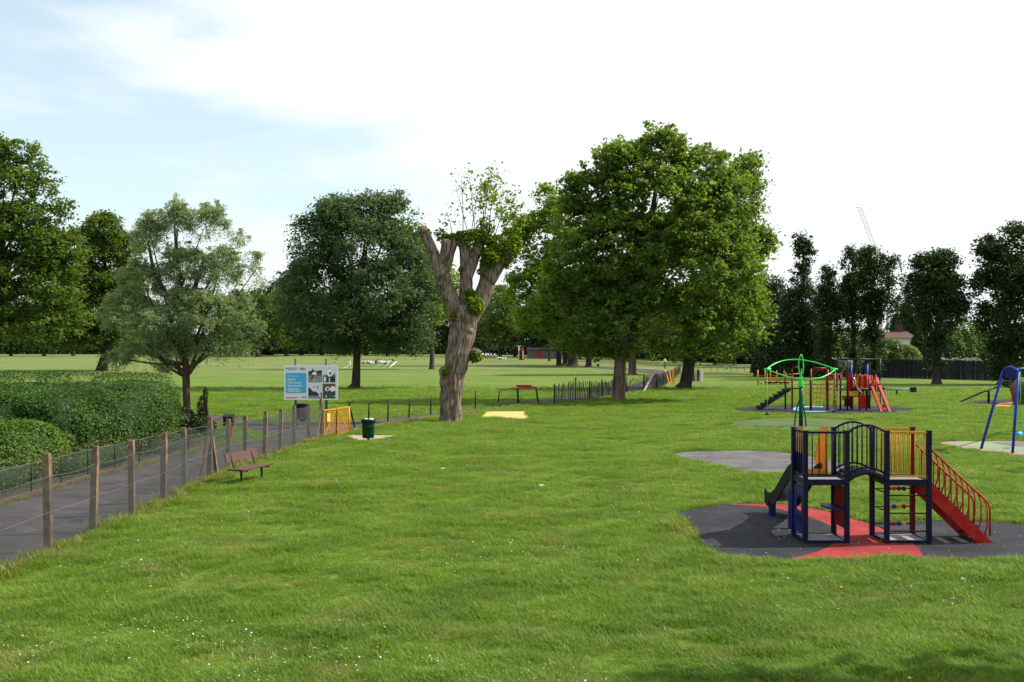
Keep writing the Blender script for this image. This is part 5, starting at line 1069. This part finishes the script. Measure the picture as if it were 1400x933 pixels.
for x, y, r in ((611,512,9),(607,508,6),(651,484,6),(641,452,8),(622,530,5),(636,470,7)):
    mb = MB(); c_ = P(x, y, yb); mb.ball(c_+Vector((0,-.15 if x in (611,641,622,636) else 0,0)), r*s*.95, 14, (1.1,1,1.25)); o = mb.build('burr', BARKP, rt)
    for v_ in o.data.vertices: v_.co += Vector((rng.normal(), rng.normal(), rng.normal()))*.02
for x, y, r, dy in ((579,316,8,-.4),(632,327,7.5,0),(657,330,8,.1),(693,349,8,.3),(665,351,7,.4),(610,334,6.5,-.45)):
    mb = MB(); mb.ball(P(x, y, yb)+Vector((0,dy,0)), r*s, 14, (1,1,.8)); o = mb.build('burr', BARKP, rt)
    for v_ in o.data.vertices: v_.co += Vector((rng.normal(), rng.normal(), rng.normal()))*.028
# tufts of new growth
rg = np.random.default_rng(5)
def tuft(px, py, rpx, n, dy=-.1, lm=LF_TUFT, ry=1.0, nm='leaf_tuft', size=.15, sh=.3):
    n = int(n*.95)
    d = unit(rg.normal(size=(n, 3))); rad = (sh+(1-sh)*rg.uniform(0, 1, (n, 1))**.6); c_ = P(px, py, yb) + Vector((0, dy, 0)) - base; n = len(d); C = np.array(c_)+d*rad*np.array([rpx*s, rpx*s*.8, rpx*s*ry]); 
    o = link(bpy.data.objects.new(nm, leafmesh(nm, C, size, size*.8, lm, .4, rg))); o.parent = rt
tuft(648,418,15,900,-.3); tuft(643,402,7,200,-.3); tuft(649,487,10,520,0); tuft(612,508,8,170,-.4); tuft(610,512,6,90,-.45, leafmat('leaf_russet', (.12,.09,.02), (.25,.2,.05), .3)); tuft(612,412,8,180,-.3); tuft(622,434,7,150,-.5); tuft(588,345,5,70,-.4); tuft(583,322,9,150,-.4); tuft(603,322,10,160,-.2)
for x, y, r, n in ((618,326,11,420),(634,324,14,700),(650,322,14,750),(664,328,13,650),(640,332,20,500)): tuft(x, y, r, n, .0, ry=.62, nm='crown_tuft')
for x, y, r, n, dy in ((680,338,18,1050,.2),(698,340,15,800,.3),(670,352,15,700,-.1),(690,356,13,520,.3),(664,310,14,330,.3),(706,330,10,260,.4),(645,350,8,160,0),(632,370,6,90,-.2),(658,372,6,90,-.2)): tuft(x, y, r, n, dy, nm='crown_tuft')
# upright young shoots with sparse leaves
mb = MB(); Cs = []
for (x0_, y0_, x1_, y1_, dense) in ((633,320,630,240,14),(644,322,654,262,22),(650,320,640,228,26),(660,315,668,232,40),(668,318,680,240,36),(676,325,700,262,40),(662,312,655,250,30),(682,330,706,285,40),(618,322,612,292,14),(690,335,716,300,30),(655,318,676,228,24),(579,312,560,318,8),(579,312,572,300,8),(672,322,690,250,26),(640,320,622,250,10)):
    a, b = P(x0_, y0_, yb), P(x1_, y1_, yb); b = b+Vector((0, rg.uniform(-.6,.8), 0)); m_ = a.lerp(b, .5)+Vector((rg.uniform(-.15,.15), 0, .1)); pts = bez(a, m_, b, 7); mb.tube(pts, [.022*(1-i/8) for i in range(7)], 4, cap=False)
    for k in range(dense*3): t = rg.uniform(.3, 1.03)**.8; i = min(int(t*6), 5); p = pts[i].lerp(pts[i+1], min(1, t*6-i)); Cs.append(np.array(p-base)+rg.normal(0, .16+.10*t, 3))
mb.build('young_shoots', BARKR, rt); o = link(bpy.data.objects.new('shoot_leaves', leafmesh('shoot_leaves', np.array(Cs), .15, .12, LF_TUFT, .3, rg))); o.parent = rt

# ------------------------------------------------------------------ columnar trees along the right boundary
def col_tree(bx, yb, L_, label, seed, n=16000, r=.38, loose=.34, lm=LF_POP, name='columnar_tree', trunk=None, ln=.26, clump=.62, grp='columnar trees along the right boundary'):
    return tree_px(name, label, bx, yb, L_, trunk_r=r, bark=BARKD, lmat=lm, nleaf=n, ln=ln, wd=ln*.68, clump=clump, seed=seed, shell=.3, perclump=22, flat=.9, fork=2.0, twigs=70, group=grp, loose=loose, trunk=trunk)
col_tree(1096, 515, [(1093,355,6,26),(1093,335,3.5,16),(1106,358,6,20),(1105,340,3,12),(1095,385,14,24),(1096,420,26,30),(1085,460,24,30),(1110,455,22,34),(1096,490,24,18),], 'poplar with twin narrow spires above the green spinner', 71, 22000, .4, clump=.42, loose=.6)
col_tree(1060, 512, [(1062,400,16,20),(1050,430,18,30),(1068,440,18,34),(1058,480,22,22),(1040,420,10,30)], 'dark bushy tree left of the twin-spired poplar', 72, 12000)
col_tree(1134, 519, [(1131,380,9,14),(1130,410,16,24),(1134,445,18,28),(1132,480,15,22),(1133,505,11,13,0,1,.8),(1146,420,8,20)], 'slim dark tree between the twin-spired poplar and the pair of close trunks', 73, 12000)
col_tree(1167, 517, [(1165,360,12,20),(1168,395,18,24),(1170,430,18,24),(1167,465,9,24),(1167,498,7,16),(1158,410,10,26)], 'left tree of the close pair of narrow trunks behind the red climbing frame', 74, 12000)
col_tree(1193, 519, [(1190,355,16,16),(1212,360,10,10,0,1,.5),(1195,385,26,26),(1205,420,20,26),(1190,430,18,28),(1194,470,13,26),(1193,500,8,15),(1222,365,7,12,0,1,.5)], 'right tree of the close pair of trunks, its top spreading and open', 75, 17000)
col_tree(1280, 525, [(1258,370,14,20),(1290,362,22,18),(1275,395,34,26),(1300,410,22,36),(1262,420,24,30,0,1,.7),(1285,440,24,30),(1281,480,14,26),(1282,503,8,10,0,1,.6),(1312,430,12,24,0,1,.5),(1244,390,8,14,0,1,.5)], 'dark round-headed lone tree with a bare trunk foot left of the blue swing', 76, 24000, trunk=tk(1280,525,[(1280,525,7),(1280,518,5.5),(1281,490,5),(1283,440,3.5),(1282,380,1)]))
col_tree(1372, 526, [(1392,330,20,26),(1352,345,16,22),(1375,370,36,30),(1360,400,28,34),(1395,410,30,40),(1375,450,40,34),(1380,490,30,28),(1374,512,16,11),(1345,440,10,24,0,1,.5),(1420,380,30,50)], 'largest near-black tree at the right edge behind the blue swing', 77, 40000, r=.5)
col_tree(1030, 510, [(1030,440,22,40),(1020,475,26,25),(1040,395,10,16,0,1,.5)], 'shadowy tree filling the gap behind the broad plane crown at the far railing', 78, 10000)
# scrub behind the boundary
for k, (x, yy_, rx, ry, dark, lb) in enumerate(((1150,470,38,34,0,'sunlit pale scrub behind the dark board fence left of the close pair of trunks'),(1222,481,32,19,0,'sunlit pale scrub right of the close pair of trunks'),(1264,470,18,34,1,'dark rounded bush left of the lone dark tree'),(1318,462,34,36,0,'pale green sunlit scrub between the lone dark tree and the largest dark tree'),(1345,475,22,22,1,'dark bush with pale blossom specks by the largest dark tree'),(1240,425,24,22,1,'dark tree top showing in the gap above the red-brown roof'),(1066,480,30,24,1,'dark bush behind the left end of the dark board fence'),(1105,482,26,22,1,'dark bush below the twin-spired poplar'),(1185,478,18,24,1,'dark bush between the close pair of trunks'),(1290,474,26,30,1,'dark bush right of the lone dark tree trunk'),(1392,470,34,36,1,'dark bush below the largest dark tree at the right edge'))):
    s = S(520); b0 = G(x, 520); b0.y += (12+4*(k % 6)) if k != 5 else 60; sc = b0.y/F; X0 = (x-700)*sc
    shell_bush('boundary_scrub', lb, 'scrub', (X0, b0.y, 0), [((q-1)*rx*sc*.62, rng.uniform(-1,1), (H-(yy_+ry*.3-HZ)*sc)*(.55+.2*(q==1)), rx*sc*.62, rx*sc*.6, (H-(yy_-ry-HZ)*sc)*(.5 if q != 1 else .55)) for q in range(3)], LF_SCRUB if not dark else LF_POP, 12000, .30, .20, 80+k, group='scrub behind the board fence')
shell_bush('flowering_bramble', 'long pale-flowered bramble foaming over the top of the dark board fence', 'bramble', (G(1275,520).x, G(1275,520).y+4.0, 0), [((x-1275)*S(521), (x-1275)*.03*0, 1.7, .8, .4, .5) for x in (1152,1160,1170,1199,1208,1300,1312,1330,1345,1358)], leafmat('leaf_white_flower', (.04,.08,.025), (.55,.58,.52), .2, (1,1,1), nscale=1.2), 5000, .16, .12, 95, inner=False)

# ------------------------------------------------------------------ far woodland round the field
protos = []
rg0 = random.Random(8)
def bgproto(k, hgt, wid, kind, lm):
    L_ = []
    for q in range(9 if kind else 11):
        a = rg0.uniform(0, 6.28); z = rg0.uniform(.22, .88); rr = wid*.5*(1-((z-.5)*1.5)**2*.55); L_.append((math.cos(a)*rr*.55, math.sin(a)*rr*.55, hgt*z, rr*.5, rr*.5, hgt*.16, 1))
    L_ += [(0, 0, hgt*.9, wid*.2, wid*.2, hgt*.1, 1), (0, 0, hgt*.5, wid*.38, wid*.38, hgt*.3, .8), (0,0,hgt*.2,wid*.4,wid*.4,hgt*.16,1.0 if kind != 2 else .2)]
    return make_tree('woodland_tree', 'x', (0,0,0), L_, .55, BARKD, lm, 9000, .62, .44, clump=1.5, seed=100+k, shell=.35, perclump=18, fork=4, twigs=25)
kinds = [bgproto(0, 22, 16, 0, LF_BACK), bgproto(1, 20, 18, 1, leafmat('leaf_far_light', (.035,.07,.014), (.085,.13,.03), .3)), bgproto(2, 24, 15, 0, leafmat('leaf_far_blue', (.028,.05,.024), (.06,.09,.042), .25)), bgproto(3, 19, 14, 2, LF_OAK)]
used = [False]*4
spots = []   # (px, row of foot, top row, kind)
far = [(-60,488,395,0),(-20,487,410,2),(15,487,400,0),(60,487,405,1),(100,487,400,0),(215,487,410,0),(260,487,398,2),(300,487,405,0),(330,486,398,2),(352,488,400,1),(372,486,388,2),(392,487,384,3),(412,486,392,0),(440,486,396,2),(470,486,400,0),(500,486,402,1),(530,486,404,0),(565,486,405,0),(590,487,402,2),(615,487,408,0),(640,487,412,0),(662,487,402,2),(684,489,392,3),(704,488,405,0),(728,488,398,0),(752,488,402,2),(780,489,396,0),(808,490,400,2),(838,491,395,0),(866,492,398,0),(894,494,392,2),(922,496,398,0),(950,497,392,0),(978,499,398,2),(1004,500,405,0),(1030,502,400,0),(1075,503,415,0),(1115,504,425,2),
       (345,484,412,0),(385,484,400,0),(425,484,405,2),(545,484,415,0),(600,484,412,2),(650,484,415,0),(690,485,412,0),(740,485,410,2),(800,487,405,0),(850,488,405,2),(905,490,402,0),(960,493,402,0)]
words = ['left of the hedge line','behind the tall left oak','beyond the left field','behind the leaning oak','beyond the field between oak and willow','behind the willow crown','behind the willow trunk','right of the willow','in the gap right of the willow','by the pale trunk right of the willow','just left of the round dark tree','at the left side of the round dark tree','behind the left half of the round dark tree','behind the round dark tree','behind the trunk of the round dark tree','above the seated white-shirted group','right of the seated group','below the pale green tree','left of the pollarded trunk','behind the pollarded trunk','right behind the pollarded trunk','above the standing white-shirted group','with pale stems right of the pollarded trunk','left of the red booth','above the red booth','above the grey shed','right of the grey shed','above the dark row of trunks','left of the broad plane trunk','behind the broad plane trunk','above the large grey trunk','above the worker in the yellow-green vest','left of the dark leaning trunk','behind the dark leaning trunk','above the far railing','at the right end of the far railing','behind the green spinner','behind the red climbing frame']
words2 = ['low in the gap right of the willow','just left of the round dark tree crown','behind the left part of the round dark tree','right of the white group by the round tree','behind the pale green tree','left of the red booth, furthest back','right above the red booth','above the grey shed, furthest back','above the dark row of trunks, furthest back','left of the worker in the bright vest','right of the worker in the bright vest','above the left end of the far railing']
for i, (x, yf, yt, kd) in enumerate(far):
    s_ = S(yf); hgt = H-(yt-HZ)*s_; base_h = (22,20,24,19)[kd]; sc = hgt/base_h; p = G(x, yf)
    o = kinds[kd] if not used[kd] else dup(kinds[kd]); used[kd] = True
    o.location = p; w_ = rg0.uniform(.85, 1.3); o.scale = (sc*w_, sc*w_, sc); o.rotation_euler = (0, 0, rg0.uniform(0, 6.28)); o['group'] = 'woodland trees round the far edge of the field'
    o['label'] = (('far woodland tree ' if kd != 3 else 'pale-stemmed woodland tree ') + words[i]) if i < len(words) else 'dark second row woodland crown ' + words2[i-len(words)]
    o['category'] = 'tree'
# undergrowth closing the foot of the wood (nobody could count it)
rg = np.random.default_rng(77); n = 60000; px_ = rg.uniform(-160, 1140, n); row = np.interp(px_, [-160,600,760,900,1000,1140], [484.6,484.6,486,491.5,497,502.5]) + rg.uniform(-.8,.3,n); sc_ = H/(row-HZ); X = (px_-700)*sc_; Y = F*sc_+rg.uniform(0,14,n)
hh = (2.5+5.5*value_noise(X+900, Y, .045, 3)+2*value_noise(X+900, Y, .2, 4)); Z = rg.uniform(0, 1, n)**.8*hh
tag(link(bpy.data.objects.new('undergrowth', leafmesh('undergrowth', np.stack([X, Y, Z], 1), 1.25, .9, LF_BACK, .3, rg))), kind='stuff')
n = 5200; px_ = rg.uniform(285, 372, n); sc_ = H/(485.7-HZ); X = (px_-700)*sc_; tag(link(bpy.data.objects.new('low_far_hedge', leafmesh('low_far_hedge', np.stack([X, F*sc_+rg.uniform(-1.5,1,n), rg.uniform(0,1.9,n)], 1), .5, .4, LF_BACK, .3, rg))), 'low dark clipped hedge across the far side of the field right of the willow', 'hedge')

# tree out of view at the right whose shade falls on the lower right corner of the lawn
make_tree('overhanging_tree', 'tree just beyond the right edge, shading the lower right corner of the lawn', (16.0, 10.9, 0), [(-3.4,.6,9.2,2.2,1.7,1.5),(-1.0,.2,9.6,3,2.6,2.2),(2.5,1,9,3,3,2.2),(-.5,-1,12,2.6,2.6,2.0)], .35, BARK, LF_LUSH, 22000, .28, .2, clump=.7, seed=5, fork=4, twigs=60)

# ------------------------------------------------------------------ buildings behind
def house(name, label, x, row, wpx, yt_wall, yt_roof, depth, wallm, rect):
    sc = depth/F; rt = thing(name, label, 'house', ((x-700)*sc, depth, 0)); w_ = wpx*sc; zt = H-(yt_wall-HZ)*sc; zr = H-(yt_roof-HZ)*sc; d_ = 7.0; x0_ = (x-700)*sc
    MB().box((x0_, depth+d_/2, zt/2), (w_, d_, zt)).build('wall', wallm, rt)
    mb = MB(); e = .4; mb.prism([(x0_-w_/2-e, depth-e, zt), (x0_-w_/2-e, depth+d_/2, zr), (x0_-w_/2-e, depth+d_+e, zt)], (w_+2*e, 0, 0)); r_ = mb.build('roof', ROOFM, rt)
    MB().box((x0_+w_*.3, depth+d_/2, zr+.3), (.9,.7,1.6)).build('chimney', ROOFM, r_)
    for k in rect: f = MB().box((x0_+w_*k, depth-.03, zt-1.6), (1.1,.08,1.3)).build('window', WHITEP, rt); MB().box((x0_+w_*k, depth-.08, zt-1.6), (.9,.04,1.1)).build('pane', GLASS, f)
house('roofed_house', 'white-walled house with red-brown roof seen between the dark trees at the right', 1231, 500, 36, 462, 453, 150, mat('white_render', (.62,.62,.64), (.5,.5,.52), 2), (-.25, .2))
house('partly_hidden_house', 'pale gabled house half hidden between the lone dark tree and the largest dark tree', 1340, 500, 24, 463, 453, 150, mat('pale_render', (.6,.62,.66), (.5,.5,.55), 2), (-.2,))
# grey shed and red booth at the far side of the field
yb = 490.5; s = S(yb); p = G(745, yb); rt = thing('grey_shed', 'long low grey shed under the trees at the far side of the field', 'shed', p)
MB().box((p.x, p.y+2.5, 1.1), (48*s, 5, 2.2)).build('wall', BRICKW, rt); MB().prism([(p.x-24.5*s, p.y-.3, 2.2), (p.x-24.5*s, p.y+5.3, 2.2), (p.x-24.5*s, p.y+5.3, 2.75), (p.x-24.5*s, p.y-.3, 2.35)], (49*s,0,0)).build('roof', FENCEW, rt)
MB().box((p.x-8*s, p.y-.04, 1.0), (1.1,.1,2.0)).build('door', REDP, rt); MB().box((p.x+10*s, p.y-.04, 1.3), (2.2,.08,.9)).build('shutter', GREY_RUB, rt)
yb = 492.5; s = S(yb); p = G(713.5, yb); rt = thing('red_booth', 'tall narrow red booth with a pale pole in front of the grey shed', 'booth', p)
MB().box((p.x, p.y, 1.15), (6*s, 1.1, 2.3)).build('booth_body', REDPAN, rt); MB().prism([(p.x-3.4*s, p.y-.7, 2.3), (p.x+3.4*s, p.y-.7, 2.3), (p.x+1.5*s, p.y, 2.75), (p.x-1.5*s, p.y, 2.75)], (0,1.2,0)).build('roof', DRED, rt)
for q in (-1.6, 1.6): MB().box((p.x+q*s, p.y-.57, 1.2), (.25,.06,1.9)).build('panel_strip', WHITE if q > 0 else DRED, rt)
MB().tube([(p.x-4*s, p.y, 0), (p.x-4*s, p.y, 3.2)], .12, 8).build('pole', WHITE, rt); MB().bar((p.x-6.5*s, p.y, 3.2), (p.x-1*s, p.y, 3.2), .15).build('cross_arm', WHITE, rt)
# crane jib far behind
dpt = 700; sc = dpt/F
def C3(x, y): return Vector(((x-700)*sc, dpt, H-(y-HZ)*sc))
rt = thing('crane_jib', 'thin pale lattice crane jib rising at a slant above the trees at the right', 'crane', (C3(1200,350).x, dpt, 0)); mR = mat('crane_pale_red', (.75,.55,.55)); mW = mat('crane_white', (.7,.72,.74))
a, b = C3(1200,352), C3(1175.5,285); d = (b-a).normalized(); sd = Vector((d.z, 0, -d.x))*1.1; seg_n = 16
for s1 in (-1, 1):
    for dyy in (-.8, .8): MB().bar(a+sd*s1+Vector((0,dyy,0)), b+sd*s1+Vector((0,dyy,0)), .17).build('chord', mR, rt)
for k in range(seg_n):
    p0 = a.lerp(b, k/seg_n); p1 = a.lerp(b, (k+1)/seg_n); sg = 1 if k % 2 else -1
    for dyy in (-.8, .8): MB().bar(p0+sd*sg+Vector((0,dyy,0)), p1-sd*sg+Vector((0,dyy,0)), .10).build('lattice_bar', mW if k % 3 else mR, rt)
MB().bar((a.x+2,dpt,0), a+Vector((2,0,0)), 1.6).build('mast', mR, rt); MB().bar(b+sd, b+Vector((-3.0,0,.6)), .35).build('jib_head', mR, rt)
# thin mast left of the largest dark tree
tag(MB().tube([G(1333,523)+Vector((0,12,0)), P(1333,372,523)+Vector((0,12,0))], .09, 6).build('thin_mast', FENCEW), 'thin tall dark mast just left of the largest dark tree', 'mast')
# white marker box in the field
tag(MB().box(P(477.8,496.6,499.5), (.36,.36,.66)).build('white_marker_box', WHITEP), 'small white box standing in the field left of the round dark tree trunk', 'box')

# ------------------------------------------------------------------ people
def person_mesh(kind):
    """one continuous skinned body; materials by body region"""
    J = {}; E = []
    def j(n, p, r, par=None): J[n] = (Vector(p), r, len(J)); 
    if kind == 'stand':
        pts = [('pel',(0,0,.95),.13,None),('wai',(0,.0,1.10),.115,'pel'),('che',(0,0,1.30),.135,'wai'),('nec',(0,.0,1.47),.055,'che'),('hea',(0,-.01,1.60),.085,'nec'),('top',(0,-.01,1.70),.07,'hea')]
        for s_, n in ((-1,'l'),(1,'r')):
            pts += [('sh'+n,(s_*.19,0,1.40),.06,'che'),('el'+n,(s_*.25,.02,1.12),.042,'sh'+n),('wr'+n,(s_*.24,-.08,.90),.028,'el'+n),('ha'+n,(s_*.24,-.10,.83),.03,'wr'+n)]
            pts += [(f'f{q}'+n,(s_*(.225+.012*q-.01),-.11-.008*q,.755+.006*abs(q-1.5)),.009,'ha'+n) for q in range(4)] + [('th'+n,(s_*.205,-.135,.81),.010,'ha'+n)]
            pts += [('hi'+n,(s_*.10,0,.90),.10,'pel'),('kn'+n,(s_*.12,-.03 if s_ < 0 else .03,.50),.062,'hi'+n),('an'+n,(s_*.12,.0 if s_ < 0 else .10,.09),.04,'kn'+n),('to'+n,(s_*.13,-.15 if s_ < 0 else -.05,.04),.035,'an'+n)]
    else:
        pts = [('pel',(0,0,.12),.13,None),('wai',(0,.05,.28),.11,'pel'),('che',(0,.03,.48),.125,'wai'),('nec',(0,.0,.64),.05,'che'),('hea',(0,-.03,.76),.082,'nec'),('top',(0,-.03,.86),.068,'hea')]
        for s_, n in ((-1,'l'),(1,'r')):
            pts += [('sh'+n,(s_*.17,0.02,.57),.055,'che'),('el'+n,(s_*.24,-.12,.36),.04,'sh'+n),('wr'+n,(s_*.14,-.34,.36),.027,'el'+n),('ha'+n,(s_*.09,-.40,.36),.028,'wr'+n)]
            pts += [(f'f{q}'+n,(s_*(.05),-.43-.008*q,.33+.014*q),.009,'ha'+n) for q in range(4)] + [('th'+n,(s_*.08,-.41,.40),.010,'ha'+n)]
            pts += [('hi'+n,(s_*.11,-.02,.11),.095,'pel'),('kn'+n,(s_*.20,-.40,.40),.06,'hi'+n),('an'+n,(s_*.12,-.52,.07),.04,'kn'+n),('to'+n,(s_*.12,-.68,.035),.033,'an'+n)]
    idx = {p[0]: i for i, p in enumerate(pts)}; me = bpy.data.meshes.new('body'); me.from_pydata([p[1] for p in pts], [(idx[p[3]], idx[p[0]]) for p in pts if p[3]], [])
    o = bpy.data.objects.new('tmp', me); link(o); sk = o.modifiers.new('s', 'SKIN')
    for i, p in enumerate(pts): me.skin_vertices[0].data[i].radius = (p[2]*(1.25 if p[0] in ('che','wai','pel') else 1), p[2]); me.skin_vertices[0].data[i].use_root = (i == 0)
    o.modifiers.new('u', 'SUBSURF').levels = 1
    m2 = bpy.data.meshes.new_from_object(o.evaluated_get(bpy.context.evaluated_depsgraph_get())); bpy.data.objects.remove(o); m2.name = 'body'
    return m2, pts
def dress(m2, pts, shirt, trous):
    me = m2.copy(); me.materials.clear(); [me.materials.append(m) for m in (SKIN, shirt, trous, BLACKP)]
    for pl in me.polygons:
        c_ = pl.center; nme = min(pts, key=lambda p: (Vector(p[1])-c_).length)[0]; k = nme[:2]
        pl.material_index = 1 if k in ('wa','ch','sh','el') else 2 if k in ('pe','hi','kn','an') else 3 if k == 'to' and nme != 'top' else 0
        pl.use_smooth = True
    return me
MS, PS = person_mesh('stand'); MT, PT = person_mesh('sit')
hair = {}
for kd, z, y in (('stand', 1.665, .005), ('sit', .825, -.015)):
    mb = MB(); mb.ball((0, y+.02, z), .105, 12, (.9,1,1.0)); hair[kd] = mb.mesh('hair', HAIRM)
face = {}
for kd, z, y in (('stand', 1.62, -.10), ('sit', .78, -.12)):
    mb = MB(); mb.ball((0, y-.005, z), .016, 6, (.8,1.2,1.2)); 
    for s_ in (-1, 1): mb.ball((s_*.088, y+.10, z), .02, 6, (.5,1,1.4))
    face[kd] = mb.mesh('face_features', SKIN)
eyes = {kd: (lambda mb: mb.mesh('eyes', BLACKP))(MB().ball((-.03, y-.0, z+.03), .009, 6).ball((.03, y, z+.03), .009, 6)) for kd, z, y in (('stand', 1.62, -.09), ('sit', .78, -.11))}
WH_S, WH_T, HV = dress(MS, PS, SHIRT, TROUS), dress(MT, PT, SHIRT, TROUS), dress(MS, PS, HIVIS, TROUS); DK_T = dress(MT, PT, TROUS, TROUS); WW_T = dress(MT, PT, SHIRT, SHIRT)
def person(label, p, me, kd, rz, sc=1.0, group=None):
    rt = thing('person', label, 'person', p, rz, group); rt.scale = (sc,)*3
    inst('body', me, rt); inst('hair', hair[kd], rt); inst('face_features', face[kd], rt); inst('eyes', eyes[kd], rt); return rt
rp = random.Random(4)
where = ['at the left end of the seated group','second from the left in the seated group','third from the left in the seated group','left of the one in dark clothing','right beside the one in dark clothing','in the middle right of the seated group','right of the middle of the seated group','fourth from the right end of the group','third from the right end of the group','second from the right end of the group','at the right end of the seated group']
for k in range(11):
    x = 495.5+3.75*k; dk = k == 5
    w_ = where[k if k < 5 else k]
    person(('person in dark clothing sitting upright in the middle of the white-shirted group' if dk else 'white-shirted person sitting ' + where[k]), G(x, 498+rp.uniform(-.7,.6)), DK_T if dk else (WW_T if k in (4,7,9) else WH_T), 'sit', rp.uniform(-1.2,1.2)+ (3.14 if k % 3 == 0 else 0), 1.15 if dk else 1.0, 'people sitting in the field by the round dark tree')
for k, x in enumerate((660,664,667,671,676)):
    person('person in a white shirt standing ' + ['at the left end of the far standing group','second from left in the far standing group','in the middle of the far standing group','fourth from left in the far standing group','at the right end of the far standing group'][k], G(x, 491.3-.3*(k % 2)), WH_S, 'stand', rp.uniform(-1,1), rp.uniform(.9,1.02), 'people standing at the far side of the field')
for k, x in enumerate((681,684,687.5,691)):
    person('person in white sitting ' + ['left of the other sitters beside the far standing group','second from left beside the far standing group','third from left beside the far standing group','at the right end beside the far standing group'][k], G(x, 492), WW_T if k > 1 else WH_T, 'sit', rp.uniform(-1,1), 1, 'people sitting beside the far standing group')
hv = person('worker in a yellow-green high visibility vest standing by the path under the trees', G(909,504.5), HV, 'stand', .4, 1.0)
tag(MB().tube([P(905.5,496,504.5)-Vector((0,.15,0)), P(900,500,504.5)-Vector((0,.25,0))], .03, 6).build('pole', WHITEP), 'pale pole held out by the worker in the yellow-green vest', 'pole')

# ------------------------------------------------------------------ labels of the uncountable
LAB = {'leaf_litter': ('small fallen leaves and crumbs scattered on the rubber and the path', 'leaf litter'), 'grass': ('short lush grass blades covering the lawn', 'grass'), 'dry_grass': ('bleached dry grass blades scattered through the lawn', 'grass'), 'tall_weeds': ('taller yellow-green weeds along the fence foot and path edge', 'weeds'), 'kerb_weeds': ('small weeds growing along the red-brown kerb', 'weeds'),
       'daisies': ('white daisies and clover heads scattered over the lawn', 'flowers'), 'yellow_flowers': ('small yellow flowers dotted over the lawn', 'flowers'), 'undergrowth': ('dark undergrowth closing the foot of the far wood', 'undergrowth')}
for o in SC.objects:
    b_ = o.name.split('.')[0]
    if o.parent is None and b_ in LAB: tag(o, *LAB[b_])
